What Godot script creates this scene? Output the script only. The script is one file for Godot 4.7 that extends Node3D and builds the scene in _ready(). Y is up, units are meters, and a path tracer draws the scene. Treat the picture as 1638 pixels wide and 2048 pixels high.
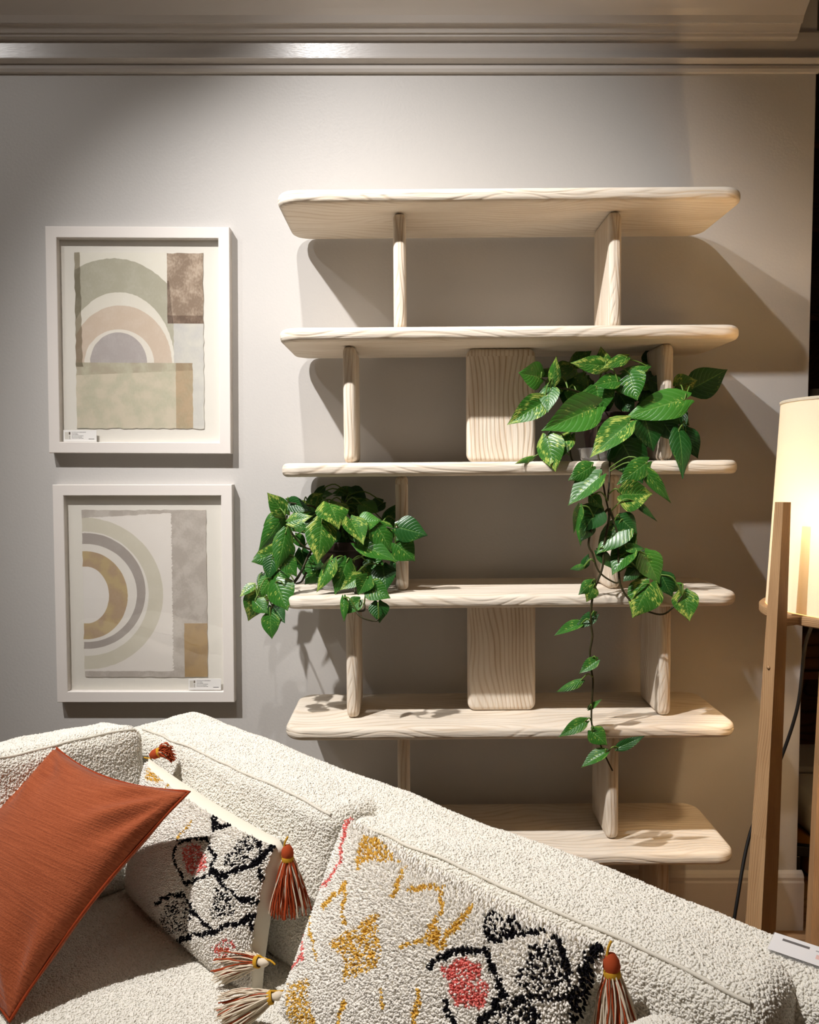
extends Node3D
# A corner of a furniture shop: pale wooden bookshelf against a greige partition, two framed prints,
# two trailing plants, a tripod floor lamp and a boucle corner sofa with three throw pillows.

const LEAVES_SMALL_PLANT = [
	[-0.339,1.300,-2.241, -0.375,1.352,-2.213, 0.043,0.01,1],
	[-0.368,1.301,-2.256, -0.401,1.269,-2.255, 0.020,-0.10,0],
	[-0.350,1.287,-2.253, -0.408,1.206,-2.251, 0.045,-0.41,0],
	[-0.325,1.257,-2.145, -0.342,1.169,-2.122, 0.041,-0.24,0],
	[-0.334,1.333,-2.252, -0.275,1.313,-2.218, 0.033,0.36,2],
	[-0.317,1.284,-2.150, -0.263,1.301,-2.136, 0.029,-0.01,1],
	[-0.327,1.266,-2.245, -0.277,1.264,-2.243, 0.022,0.05,0],
	[-0.212,1.331,-2.167, -0.182,1.285,-2.136, 0.073,-0.39,1],
	[-0.231,1.285,-2.155, -0.235,1.192,-2.124, 0.064,-0.25,1],
	[-0.155,1.290,-2.148, -0.122,1.236,-2.118, 0.055,-0.43,1],
	[-0.131,1.284,-2.154, -0.081,1.290,-2.154, 0.040,0.00,0],
	[-0.088,1.276,-2.162, -0.050,1.215,-2.155, 0.055,-0.16,0],
	[-0.136,1.225,-2.151, -0.042,1.188,-2.140, 0.050,-0.32,0],
	[-0.031,1.270,-2.154, 0.037,1.253,-2.138, 0.054,0.27,2],
	[-0.037,1.226,-2.168, 0.008,1.186,-2.157, 0.057,0.27,0],
	[-0.175,1.225,-2.250, -0.169,1.164,-2.232, 0.047,-0.24,2],
	[-0.167,1.177,-2.175, -0.189,1.105,-2.142, 0.054,-0.37,0],
	[-0.204,1.183,-2.150, -0.242,1.110,-2.137, 0.036,0.41,1],
	[-0.071,1.166,-2.163, -0.062,1.117,-2.130, 0.050,0.05,2],
	[-0.105,1.124,-2.083, -0.055,1.099,-2.069, 0.045,0.17,0],
	[-0.107,1.148,-2.076, -0.127,1.109,-2.063, 0.038,-0.35,2],
	[-0.131,1.139,-2.154, -0.176,1.111,-2.132, 0.031,-0.11,1],
	[-0.334,1.192,-2.151, -0.299,1.147,-2.144, 0.040,-0.10,0],
	[-0.375,1.180,-2.241, -0.386,1.126,-2.228, 0.035,0.19,2],
	[-0.354,1.124,-2.157, -0.324,1.063,-2.124, 0.062,0.44,0],
	[-0.380,1.124,-2.243, -0.409,1.079,-2.215, 0.037,-0.31,0],
	[-0.420,1.122,-2.334, -0.425,1.087,-2.304, 0.020,-0.09,2],
	[-0.427,1.101,-2.248, -0.462,1.077,-2.232, 0.026,0.41,1],
	[-0.417,1.079,-2.255, -0.436,1.012,-2.241, 0.056,-0.45,1],
	[-0.410,1.072,-2.162, -0.379,1.048,-2.140, 0.033,0.39,0],
	[-0.367,1.039,-2.147, -0.367,0.983,-2.136, 0.042,0.44,2],
	[-0.380,1.042,-2.259, -0.345,1.009,-2.231, 0.038,-0.31,2],
	[-0.168,1.095,-2.078, -0.167,1.043,-2.061, 0.018,0.30,0],
	[-0.127,1.087,-2.086, -0.156,1.057,-2.081, 0.030,-0.01,0],
	[-0.080,1.083,-2.073, -0.074,1.042,-2.056, 0.041,-0.20,2],
	[-0.208,1.351,-2.342, -0.141,1.363,-2.340, 0.030,-0.45,2],
	[-0.178,1.355,-2.349, -0.125,1.310,-2.337, 0.059,0.39,2],
	[-0.244,1.369,-2.328, -0.277,1.334,-2.311, 0.018,-0.04,2],
	[-0.259,1.345,-2.335, -0.221,1.354,-2.305, 0.023,-0.15,0],
	[-0.076,1.327,-2.331, -0.111,1.302,-2.317, 0.034,0.08,2],
	[-0.072,1.273,-2.333, -0.027,1.324,-2.315, 0.027,0.17,2],
	[-0.040,1.283,-2.244, -0.049,1.226,-2.244, 0.026,-0.41,0],
	[-0.277,1.275,-2.261, -0.241,1.309,-2.253, 0.027,-0.27,2],
	[-0.041,1.165,-2.264, -0.008,1.112,-2.256, 0.037,0.09,2],
	[-0.307,1.190,-2.328, -0.292,1.121,-2.316, 0.039,-0.12,2],
	[-0.116,1.166,-2.252, -0.101,1.114,-2.229, 0.034,0.26,2],
	[-0.358,1.147,-2.237, -0.343,1.109,-2.224, 0.042,0.19,0],
	[-0.269,1.320,-2.345, -0.292,1.283,-2.316, 0.033,-0.24,0],
	[-0.207,1.258,-2.239, -0.218,1.218,-2.221, 0.035,0.20,2],
	[-0.155,1.312,-2.339, -0.120,1.273,-2.328, 0.036,-0.01,2],
	[-0.328,1.232,-2.353, -0.301,1.197,-2.352, 0.027,0.03,2],
	[-0.153,1.278,-2.341, -0.108,1.261,-2.312, 0.047,-0.43,0],
	[-0.253,1.296,-2.248, -0.278,1.253,-2.231, 0.043,0.09,2],
	[-0.288,1.276,-2.333, -0.334,1.258,-2.315, 0.046,0.06,0],
	[-0.230,1.326,-2.340, -0.240,1.277,-2.319, 0.042,-0.23,1],
	[-0.132,1.326,-2.248, -0.090,1.312,-2.225, 0.047,-0.28,0],
	[-0.240,1.278,-2.325, -0.267,1.240,-2.299, 0.050,0.41,2],
	[-0.238,1.246,-2.346, -0.218,1.188,-2.331, 0.048,-0.21,0],
	[-0.242,1.344,-2.264, -0.288,1.304,-2.263, 0.038,-0.23,1],
	[-0.162,1.326,-2.329, -0.111,1.296,-2.323, 0.041,0.17,0],
	[-0.162,1.318,-2.348, -0.136,1.266,-2.345, 0.041,-0.28,2],
	[-0.159,1.256,-2.245, -0.105,1.226,-2.227, 0.038,0.04,0],
	[-0.174,1.317,-2.341, -0.114,1.332,-2.332, 0.049,-0.01,1],
	[-0.137,1.283,-2.327, -0.111,1.240,-2.320, 0.051,0.21,0],
	[-0.154,1.275,-2.257, -0.151,1.213,-2.251, 0.046,-0.16,2],
	[-0.189,1.251,-2.352, -0.189,1.194,-2.319, 0.043,-0.12,0],
	[-0.289,1.319,-2.350, -0.333,1.283,-2.350, 0.043,-0.40,1],
	[-0.119,1.181,-2.259, -0.072,1.153,-2.244, 0.041,0.09,0],
	[-0.161,1.190,-2.236, -0.179,1.137,-2.204, 0.043,-0.23,2],
	[-0.240,1.160,-2.247, -0.277,1.117,-2.214, 0.052,-0.36,0],
	[-0.146,1.150,-2.239, -0.121,1.100,-2.226, 0.038,0.25,1],
	[-0.235,1.172,-2.255, -0.281,1.160,-2.233, 0.038,0.01,0],
	[-0.241,1.175,-2.262, -0.278,1.149,-2.235, 0.051,0.29,2],
	[-0.242,1.171,-2.251, -0.284,1.153,-2.237, 0.046,0.40,0],
	[-0.390,1.179,-2.344, -0.440,1.164,-2.313, 0.042,-0.07,0],
	[-0.376,1.193,-2.344, -0.390,1.151,-2.331, 0.056,-0.40,2],
	[-0.358,1.213,-2.347, -0.345,1.152,-2.339, 0.047,-0.39,0],
	[-0.379,1.189,-2.339, -0.435,1.172,-2.323, 0.049,-0.43,1]
]

const LEAVES_TRAILING_PLANT = [
	[0.345,1.663,-2.170, 0.293,1.670,-2.138, 0.056,-0.33,0],
	[0.376,1.646,-2.164, 0.376,1.704,-2.131, 0.027,-0.35,1],
	[0.401,1.662,-2.253, 0.454,1.655,-2.225, 0.038,-0.43,0],
	[0.371,1.637,-2.173, 0.359,1.579,-2.140, 0.042,0.17,0],
	[0.354,1.600,-2.167, 0.267,1.546,-2.150, 0.050,-0.23,1],
	[0.486,1.584,-2.148, 0.358,1.529,-2.115, 0.074,-0.39,0],
	[0.489,1.635,-2.159, 0.500,1.574,-2.153, 0.067,-0.09,0],
	[0.510,1.691,-2.153, 0.431,1.696,-2.128, 0.037,-0.28,1],
	[0.510,1.685,-2.165, 0.498,1.733,-2.150, 0.034,-0.10,1],
	[0.567,1.713,-2.155, 0.506,1.688,-2.127, 0.025,-0.15,1],
	[0.464,1.713,-2.342, 0.516,1.777,-2.339, 0.034,-0.12,2],
	[0.542,1.651,-2.147, 0.481,1.641,-2.129, 0.035,0.05,0],
	[0.575,1.670,-2.157, 0.587,1.609,-2.137, 0.065,0.27,0],
	[0.622,1.693,-2.167, 0.554,1.680,-2.156, 0.027,0.35,0],
	[0.684,1.754,-2.340, 0.688,1.696,-2.306, 0.048,-0.32,2],
	[0.718,1.604,-2.152, 0.580,1.569,-2.135, 0.067,-0.02,0],
	[0.722,1.646,-2.239, 0.773,1.662,-2.234, 0.046,0.01,1],
	[0.773,1.642,-2.258, 0.855,1.688,-2.246, 0.066,0.29,2],
	[0.740,1.593,-2.253, 0.743,1.529,-2.226, 0.023,-0.44,2],
	[0.563,1.539,-2.120, 0.471,1.464,-2.095, 0.060,0.16,1],
	[0.597,1.544,-2.169, 0.558,1.520,-2.146, 0.024,-0.28,1],
	[0.617,1.560,-2.164, 0.641,1.480,-2.163, 0.068,-0.39,2],
	[0.659,1.558,-2.170, 0.698,1.500,-2.164, 0.051,0.30,2],
	[0.701,1.523,-2.143, 0.704,1.420,-2.095, 0.044,-0.44,2],
	[0.759,1.528,-2.263, 0.787,1.458,-2.261, 0.045,0.39,2],
	[0.356,1.506,-2.125, 0.366,1.428,-2.095, 0.058,0.39,1],
	[0.418,1.510,-2.143, 0.363,1.449,-2.095, 0.037,0.08,1],
	[0.323,1.454,-2.144, 0.278,1.442,-2.095, 0.013,-0.12,1],
	[0.549,1.495,-2.133, 0.591,1.402,-2.095, 0.080,-0.20,2],
	[0.597,1.439,-2.068, 0.532,1.391,-2.056, 0.041,-0.37,0],
	[0.592,1.421,-2.066, 0.651,1.346,-2.056, 0.027,0.14,2],
	[0.462,1.429,-2.082, 0.410,1.399,-2.072, 0.040,-0.39,0],
	[0.481,1.404,-2.072, 0.408,1.341,-2.067, 0.056,0.36,0],
	[0.535,1.359,-2.072, 0.602,1.360,-2.058, 0.062,0.45,1],
	[0.569,1.341,-2.063, 0.618,1.297,-2.056, 0.014,0.07,2],
	[0.460,1.354,-2.072, 0.483,1.328,-2.059, 0.026,0.02,2],
	[0.477,1.323,-2.074, 0.444,1.270,-2.073, 0.054,-0.26,2],
	[0.427,1.328,-2.060, 0.415,1.269,-2.055, 0.021,-0.39,0],
	[0.647,1.683,-2.256, 0.618,1.615,-2.236, 0.050,-0.41,2],
	[0.704,1.662,-2.346, 0.747,1.626,-2.337, 0.038,-0.31,2],
	[0.436,1.711,-2.331, 0.315,1.689,-2.298, 0.029,0.37,2],
	[0.623,1.516,-2.252, 0.638,1.464,-2.249, 0.042,-0.14,2],
	[0.430,1.635,-2.249, 0.477,1.621,-2.236, 0.036,0.21,0],
	[0.536,1.634,-2.243, 0.497,1.583,-2.211, 0.039,-0.03,2],
	[0.574,1.628,-2.258, 0.599,1.575,-2.226, 0.042,0.35,2],
	[0.501,1.688,-2.351, 0.461,1.653,-2.344, 0.037,0.14,2],
	[0.565,1.686,-2.330, 0.592,1.640,-2.297, 0.040,-0.43,0],
	[0.460,1.710,-2.349, 0.410,1.690,-2.335, 0.050,0.05,0],
	[0.657,1.662,-2.242, 0.695,1.638,-2.222, 0.039,0.02,2],
	[0.554,1.638,-2.348, 0.547,1.572,-2.325, 0.049,0.07,0],
	[0.450,1.708,-2.327, 0.396,1.685,-2.320, 0.039,-0.34,1],
	[0.635,1.656,-2.254, 0.637,1.600,-2.243, 0.043,-0.04,0],
	[0.476,1.674,-2.350, 0.415,1.656,-2.325, 0.041,0.29,2],
	[0.527,1.663,-2.355, 0.489,1.621,-2.323, 0.054,-0.37,0],
	[0.407,1.667,-2.256, 0.377,1.630,-2.239, 0.043,-0.07,1],
	[0.422,1.677,-2.349, 0.407,1.630,-2.323, 0.045,0.31,0],
	[0.526,1.652,-2.348, 0.508,1.590,-2.342, 0.046,0.02,2],
	[0.446,1.690,-2.261, 0.400,1.655,-2.228, 0.041,0.32,0],
	[0.502,1.660,-2.330, 0.444,1.643,-2.316, 0.042,0.26,1],
	[0.639,1.705,-2.343, 0.666,1.647,-2.327, 0.054,-0.35,0],
	[0.477,1.676,-2.264, 0.442,1.629,-2.240, 0.039,-0.28,2],
	[0.638,1.700,-2.326, 0.657,1.651,-2.307, 0.040,0.07,0],
	[0.682,1.661,-2.328, 0.727,1.639,-2.318, 0.053,-0.44,1],
	[0.625,1.660,-2.258, 0.682,1.661,-2.242, 0.047,-0.31,0],
	[0.459,1.657,-2.347, 0.445,1.600,-2.321, 0.047,-0.11,2],
	[0.692,1.558,-2.345, 0.635,1.528,-2.337, 0.043,0.03,0],
	[0.678,1.581,-2.325, 0.657,1.535,-2.319, 0.042,0.31,2],
	[0.726,1.573,-2.332, 0.728,1.522,-2.311, 0.045,0.04,0],
	[0.679,1.611,-2.339, 0.645,1.571,-2.336, 0.041,0.06,1],
	[0.740,1.589,-2.325, 0.776,1.551,-2.300, 0.043,-0.03,0],
	[0.692,1.605,-2.342, 0.660,1.563,-2.311, 0.047,-0.44,2],
	[0.549,1.288,-2.084, 0.479,1.222,-2.071, 0.062,0.29,0],
	[0.532,1.300,-2.074, 0.570,1.264,-2.063, 0.043,0.12,2],
	[0.461,1.285,-2.087, 0.437,1.245,-2.068, 0.032,-0.39,2],
	[0.435,1.307,-2.089, 0.431,1.236,-2.075, 0.020,0.35,0],
	[0.566,1.254,-2.085, 0.519,1.211,-2.081, 0.047,0.03,2],
	[0.547,1.225,-2.067, 0.587,1.223,-2.058, 0.019,0.33,0],
	[0.565,1.223,-2.079, 0.518,1.163,-2.070, 0.055,0.40,0],
	[0.594,1.206,-2.078, 0.554,1.164,-2.076, 0.032,-0.14,0],
	[0.481,1.212,-2.086, 0.523,1.173,-2.078, 0.027,-0.23,2],
	[0.598,1.207,-2.077, 0.632,1.141,-2.066, 0.056,-0.23,0],
	[0.576,1.171,-2.069, 0.543,1.143,-2.060, 0.026,-0.04,2],
	[0.583,1.158,-2.085, 0.604,1.131,-2.078, 0.026,-0.19,1],
	[0.607,1.133,-2.062, 0.568,1.057,-2.058, 0.068,-0.11,1],
	[0.640,1.154,-2.075, 0.664,1.104,-2.067, 0.041,0.17,2],
	[0.695,1.127,-2.089, 0.668,1.113,-2.080, 0.019,-0.05,0],
	[0.700,1.108,-2.077, 0.708,1.046,-2.060, 0.050,-0.04,1],
	[0.447,1.176,-2.087, 0.412,1.169,-2.077, 0.013,-0.13,0],
	[0.447,1.173,-2.087, 0.456,1.203,-2.084, 0.017,0.21,2],
	[0.464,1.135,-2.077, 0.433,1.108,-2.064, 0.025,-0.43,0],
	[0.468,1.122,-2.075, 0.454,1.090,-2.067, 0.029,-0.45,1],
	[0.477,1.048,-2.090, 0.428,1.018,-2.081, 0.025,-0.15,2],
	[0.440,1.025,-2.087, 0.376,1.003,-2.073, 0.025,0.29,0],
	[0.477,0.935,-2.067, 0.436,0.908,-2.060, 0.024,-0.01,0],
	[0.437,0.884,-2.066, 0.378,0.864,-2.050, 0.020,0.17,0],
	[0.463,0.805,-2.088, 0.489,0.830,-2.077, 0.011,0.09,0],
	[0.452,0.773,-2.082, 0.389,0.745,-2.062, 0.027,-0.14,0],
	[0.468,0.751,-2.075, 0.501,0.723,-2.060, 0.038,0.13,0],
	[0.538,0.704,-2.083, 0.596,0.735,-2.072, 0.021,0.39,2],
	[0.502,0.697,-2.065, 0.445,0.666,-2.061, 0.029,0.31,0]
]

const STEMS_SMALL_PLANT = [
	[Vector3(-0.193,1.205,-2.270), Vector3(-0.233,1.224,-2.242), Vector3(-0.271,1.206,-2.214), Vector3(-0.307,1.236,-2.204), Vector3(-0.326,1.268,-2.212), Vector3(-0.336,1.297,-2.220)],
	[Vector3(-0.202,1.205,-2.270), Vector3(-0.241,1.220,-2.243), Vector3(-0.267,1.201,-2.215), Vector3(-0.289,1.151,-2.188), Vector3(-0.310,1.118,-2.160), Vector3(-0.328,1.092,-2.170), Vector3(-0.358,1.082,-2.180), Vector3(-0.384,1.070,-2.190), Vector3(-0.411,1.079,-2.200)],
	[Vector3(-0.202,1.200,-2.270), Vector3(-0.245,1.216,-2.236), Vector3(-0.272,1.190,-2.201), Vector3(-0.292,1.141,-2.167), Vector3(-0.315,1.110,-2.154), Vector3(-0.363,1.060,-2.163), Vector3(-0.369,1.034,-2.171), Vector3(-0.354,1.012,-2.180)],
	[Vector3(-0.175,1.206,-2.250), Vector3(-0.155,1.161,-2.209), Vector3(-0.145,1.096,-2.167), Vector3(-0.122,1.078,-2.130), Vector3(-0.117,1.059,-2.100), Vector3(-0.134,1.060,-2.070), Vector3(-0.118,1.046,-2.060), Vector3(-0.087,1.038,-2.060), Vector3(-0.078,1.044,-2.060)],
	[Vector3(-0.176,1.205,-2.270), Vector3(-0.135,1.242,-2.223), Vector3(-0.088,1.270,-2.187), Vector3(-0.039,1.264,-2.160)],
	[Vector3(-0.185,1.205,-2.270), Vector3(-0.195,1.271,-2.290), Vector3(-0.179,1.334,-2.313), Vector3(-0.177,1.355,-2.340)],
	[Vector3(-0.202,1.205,-2.270), Vector3(-0.225,1.274,-2.255), Vector3(-0.257,1.316,-2.240), Vector3(-0.290,1.325,-2.240), Vector3(-0.330,1.331,-2.240)],
	[Vector3(-0.344,1.024,-2.170), Vector3(-0.349,1.010,-2.170), Vector3(-0.357,1.014,-2.170)],
	[Vector3(-0.278,1.145,-2.200), Vector3(-0.291,1.120,-2.200), Vector3(-0.307,1.114,-2.200)]
]

const STEMS_TRAILING_PLANT = [
	[Vector3(0.544,1.553,-2.270), Vector3(0.511,1.543,-2.236), Vector3(0.438,1.545,-2.201), Vector3(0.421,1.515,-2.167), Vector3(0.423,1.447,-2.143), Vector3(0.448,1.439,-2.129), Vector3(0.469,1.415,-2.114), Vector3(0.482,1.388,-2.100)],
	[Vector3(0.552,1.553,-2.270), Vector3(0.506,1.534,-2.214), Vector3(0.494,1.467,-2.158), Vector3(0.494,1.419,-2.119), Vector3(0.501,1.353,-2.097), Vector3(0.506,1.311,-2.075)],
	[Vector3(0.506,1.323,-2.080), Vector3(0.507,1.295,-2.080), Vector3(0.496,1.233,-2.080), Vector3(0.493,1.184,-2.080), Vector3(0.488,1.159,-2.080), Vector3(0.472,1.117,-2.080), Vector3(0.465,1.075,-2.080), Vector3(0.464,1.029,-2.080), Vector3(0.468,0.994,-2.080), Vector3(0.462,0.951,-2.080), Vector3(0.467,0.905,-2.080), Vector3(0.471,0.877,-2.080), Vector3(0.469,0.827,-2.080), Vector3(0.468,0.784,-2.080), Vector3(0.472,0.756,-2.080), Vector3(0.490,0.717,-2.080), Vector3(0.508,0.677,-2.080), Vector3(0.524,0.645,-2.080)],
	[Vector3(0.506,1.323,-2.080), Vector3(0.473,1.288,-2.080), Vector3(0.461,1.264,-2.080), Vector3(0.456,1.229,-2.080), Vector3(0.467,1.205,-2.080), Vector3(0.478,1.170,-2.080), Vector3(0.496,1.149,-2.080), Vector3(0.524,1.133,-2.080), Vector3(0.534,1.135,-2.080)],
	[Vector3(0.507,1.323,-2.080), Vector3(0.529,1.257,-2.079), Vector3(0.533,1.160,-2.078), Vector3(0.540,1.121,-2.076), Vector3(0.565,1.086,-2.075), Vector3(0.603,1.062,-2.074), Vector3(0.645,1.053,-2.072), Vector3(0.675,1.076,-2.071), Vector3(0.693,1.101,-2.070)],
	[Vector3(0.547,1.552,-2.250), Vector3(0.532,1.484,-2.185), Vector3(0.517,1.435,-2.120), Vector3(0.511,1.388,-2.100), Vector3(0.503,1.342,-2.080)],
	[Vector3(0.544,1.553,-2.270), Vector3(0.510,1.601,-2.235), Vector3(0.445,1.630,-2.200), Vector3(0.388,1.640,-2.180), Vector3(0.345,1.660,-2.160)],
	[Vector3(0.544,1.553,-2.270), Vector3(0.601,1.584,-2.235), Vector3(0.649,1.574,-2.200), Vector3(0.695,1.581,-2.190), Vector3(0.727,1.605,-2.180)],
	[Vector3(0.544,1.553,-2.270), Vector3(0.536,1.626,-2.240), Vector3(0.514,1.687,-2.170)],
	[Vector3(0.552,1.553,-2.270), Vector3(0.616,1.605,-2.290), Vector3(0.672,1.671,-2.310), Vector3(0.681,1.752,-2.330)],
	[Vector3(0.540,1.553,-2.270), Vector3(0.489,1.622,-2.290), Vector3(0.463,1.684,-2.313), Vector3(0.464,1.712,-2.340)],
	[Vector3(0.552,1.553,-2.270), Vector3(0.618,1.568,-2.235), Vector3(0.670,1.561,-2.200), Vector3(0.717,1.532,-2.180), Vector3(0.718,1.523,-2.160)]
]

var TUFT_PATTERN_CORNER = [
	["pY",0.550, PackedVector2Array([Vector2(0.046,0.024), Vector2(0.123,-0.003), Vector2(0.252,-0.009), Vector2(0.193,0.060), Vector2(0.102,0.100)])],
	["lY",0.010, PackedVector2Array([Vector2(0.267,0.000), Vector2(0.273,0.081)])],
	["lY",0.010, PackedVector2Array([Vector2(0.412,-0.013), Vector2(0.454,-0.016)])],
	["lY",0.010, PackedVector2Array([Vector2(0.537,0.120), Vector2(0.503,0.226)])],
	["lP",0.008, PackedVector2Array([Vector2(-0.047,0.150), Vector2(-0.055,0.293)])],
	["lK",0.016, PackedVector2Array([Vector2(0.592,-0.017), Vector2(0.634,0.031), Vector2(0.676,0.084), Vector2(0.797,-0.023), Vector2(0.866,-0.008), Vector2(0.944,0.098)])],
	["pK",0.400, PackedVector2Array([Vector2(0.649,-0.016), Vector2(0.744,-0.018), Vector2(0.681,0.039)])],
	["lK",0.012, PackedVector2Array([Vector2(0.515,0.370), Vector2(0.513,0.273), Vector2(0.659,0.135), Vector2(0.747,0.226), Vector2(0.750,0.317), Vector2(0.668,0.421), Vector2(0.626,0.476)])],
	["lK",0.012, PackedVector2Array([Vector2(0.511,0.355), Vector2(0.571,0.432), Vector2(0.634,0.470)])],
	["pP",0.700, PackedVector2Array([Vector2(0.551,0.294), Vector2(0.592,0.225), Vector2(0.656,0.204), Vector2(0.718,0.286), Vector2(0.675,0.373), Vector2(0.612,0.405)])],
	["pK",0.420, PackedVector2Array([Vector2(0.853,-0.001), Vector2(0.886,0.065), Vector2(0.907,0.142), Vector2(0.857,0.228), Vector2(0.809,0.231), Vector2(0.792,0.175)])],
	["lK",0.020, PackedVector2Array([Vector2(0.985,-0.025), Vector2(0.958,0.066), Vector2(0.950,0.134), Vector2(0.896,0.197), Vector2(0.824,0.289), Vector2(0.753,0.298)])],
	["lK",0.014, PackedVector2Array([Vector2(0.753,0.298), Vector2(0.805,0.334), Vector2(0.906,0.382), Vector2(0.984,0.368)])],
	["pK",0.400, PackedVector2Array([Vector2(0.786,0.380), Vector2(0.896,0.404), Vector2(0.907,0.499), Vector2(0.798,0.579)])],
	["lK",0.014, PackedVector2Array([Vector2(0.411,0.766), Vector2(0.476,0.675), Vector2(0.618,0.544), Vector2(0.693,0.608), Vector2(0.758,0.643), Vector2(0.823,0.650)])],
	["pK",0.360, PackedVector2Array([Vector2(0.508,0.689), Vector2(0.612,0.575), Vector2(0.693,0.617), Vector2(0.657,0.775), Vector2(0.389,1.029), Vector2(0.451,0.826)])],
	["lK",0.016, PackedVector2Array([Vector2(0.421,1.090), Vector2(0.692,0.766), Vector2(0.823,0.650), Vector2(0.921,0.525), Vector2(1.009,0.410)])],
	["lK",0.016, PackedVector2Array([Vector2(0.961,0.191), Vector2(1.001,0.281), Vector2(1.006,0.419)])],
	["pP",0.400, PackedVector2Array([Vector2(0.802,0.755), Vector2(0.869,0.654), Vector2(0.928,0.641), Vector2(0.856,0.806)])],
	["pK",0.600, PackedVector2Array([Vector2(0.952,0.504), Vector2(1.004,0.462), Vector2(1.012,0.673), Vector2(1.009,0.659)])]
]

var TUFT_PATTERN_MIDDLE = [
	["pY",0.720, PackedVector2Array([Vector2(0.121,0.031), Vector2(0.177,0.008), Vector2(0.316,0.046), Vector2(0.225,0.091), Vector2(0.193,0.182)])],
	["lY",0.012, PackedVector2Array([Vector2(0.360,0.061), Vector2(0.380,0.175)])],
	["lY",0.012, PackedVector2Array([Vector2(0.415,0.113), Vector2(0.511,0.049), Vector2(0.557,0.133), Vector2(0.582,0.279)])],
	["pY",0.800, PackedVector2Array([Vector2(0.547,0.202), Vector2(0.583,0.198), Vector2(0.598,0.267), Vector2(0.556,0.277)])],
	["lY",0.014, PackedVector2Array([Vector2(0.636,0.058), Vector2(0.620,0.152), Vector2(0.611,0.268)])],
	["lY",0.012, PackedVector2Array([Vector2(0.099,0.405), Vector2(0.171,0.259), Vector2(0.236,0.409)])],
	["lY",0.010, PackedVector2Array([Vector2(-0.003,0.494), Vector2(0.162,0.620)])],
	["pY",0.600, PackedVector2Array([Vector2(0.366,0.271), Vector2(0.306,0.353), Vector2(0.201,0.540), Vector2(0.288,0.534), Vector2(0.322,0.638), Vector2(0.426,0.498), Vector2(0.414,0.396)])],
	["pY",0.600, PackedVector2Array([Vector2(0.028,0.865), Vector2(0.140,0.726), Vector2(0.235,0.884), Vector2(0.240,0.981), Vector2(0.104,1.058)])],
	["lY",0.012, PackedVector2Array([Vector2(0.351,0.707), Vector2(0.327,0.812), Vector2(0.343,0.887)])],
	["lY",0.010, PackedVector2Array([Vector2(0.464,0.559), Vector2(0.496,0.612)])],
	["lY",0.014, PackedVector2Array([Vector2(0.605,0.474), Vector2(0.605,0.567), Vector2(0.629,0.639)])],
	["lY",0.008, PackedVector2Array([Vector2(0.496,0.349), Vector2(0.550,0.282)])],
	["lP",0.016, PackedVector2Array([Vector2(0.005,-0.007), Vector2(0.059,0.117), Vector2(0.093,0.185), Vector2(0.067,0.294), Vector2(-0.014,0.381)])],
	["lP",0.012, PackedVector2Array([Vector2(-0.010,0.592), Vector2(0.079,0.675), Vector2(-0.013,0.803)])],
	["lK",0.014, PackedVector2Array([Vector2(0.597,0.356), Vector2(0.642,0.266), Vector2(0.726,0.187), Vector2(0.779,0.242), Vector2(0.835,0.301), Vector2(0.818,0.412)])],
	["lK",0.013, PackedVector2Array([Vector2(0.673,0.441), Vector2(0.733,0.504), Vector2(0.787,0.532)])],
	["lK",0.012, PackedVector2Array([Vector2(0.816,0.404), Vector2(0.787,0.532)])],
	["pP",0.750, PackedVector2Array([Vector2(0.648,0.329), Vector2(0.690,0.251), Vector2(0.744,0.240), Vector2(0.764,0.282), Vector2(0.798,0.320), Vector2(0.793,0.390), Vector2(0.725,0.443), Vector2(0.679,0.381)])],
	["lK",0.012, PackedVector2Array([Vector2(0.687,0.054), Vector2(0.737,0.150), Vector2(0.839,0.032)])],
	["pK",0.400, PackedVector2Array([Vector2(0.696,0.053), Vector2(0.752,0.034), Vector2(0.830,0.034), Vector2(0.745,0.125)])],
	["pK",0.400, PackedVector2Array([Vector2(0.848,0.089), Vector2(0.889,0.031), Vector2(0.947,0.091), Vector2(0.985,0.204), Vector2(0.914,0.281), Vector2(0.849,0.246)])],
	["lK",0.014, PackedVector2Array([Vector2(0.889,0.031), Vector2(0.962,0.134)])],
	["lK",0.020, PackedVector2Array([Vector2(0.983,-0.001), Vector2(0.992,0.147), Vector2(0.999,0.290), Vector2(0.997,0.375)])],
	["pK",0.360, PackedVector2Array([Vector2(0.796,0.455), Vector2(0.819,0.362), Vector2(0.863,0.315), Vector2(0.914,0.281), Vector2(0.952,0.342), Vector2(0.918,0.437), Vector2(0.843,0.496)])],
	["lK",0.014, PackedVector2Array([Vector2(0.863,0.315), Vector2(0.986,0.208)])],
	["lK",0.010, PackedVector2Array([Vector2(-0.032,0.134), Vector2(-0.027,0.279)])]
]

const TUFTED_0 = [Vector3(-0.592,0.767,-1.830), Vector3(-0.227,0.738,-1.469), Vector3(-0.635,0.471,-1.810)]

const TUFTED_1 = [Vector3(-0.106,0.814,-1.394), Vector3(0.254,0.798,-1.034), Vector3(-0.211,0.535,-1.301)]

const RUST = [Vector3(-0.777,0.815,-1.768), Vector3(-0.416,0.813,-1.521), Vector3(-1.040,0.487,-1.594)]

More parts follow.
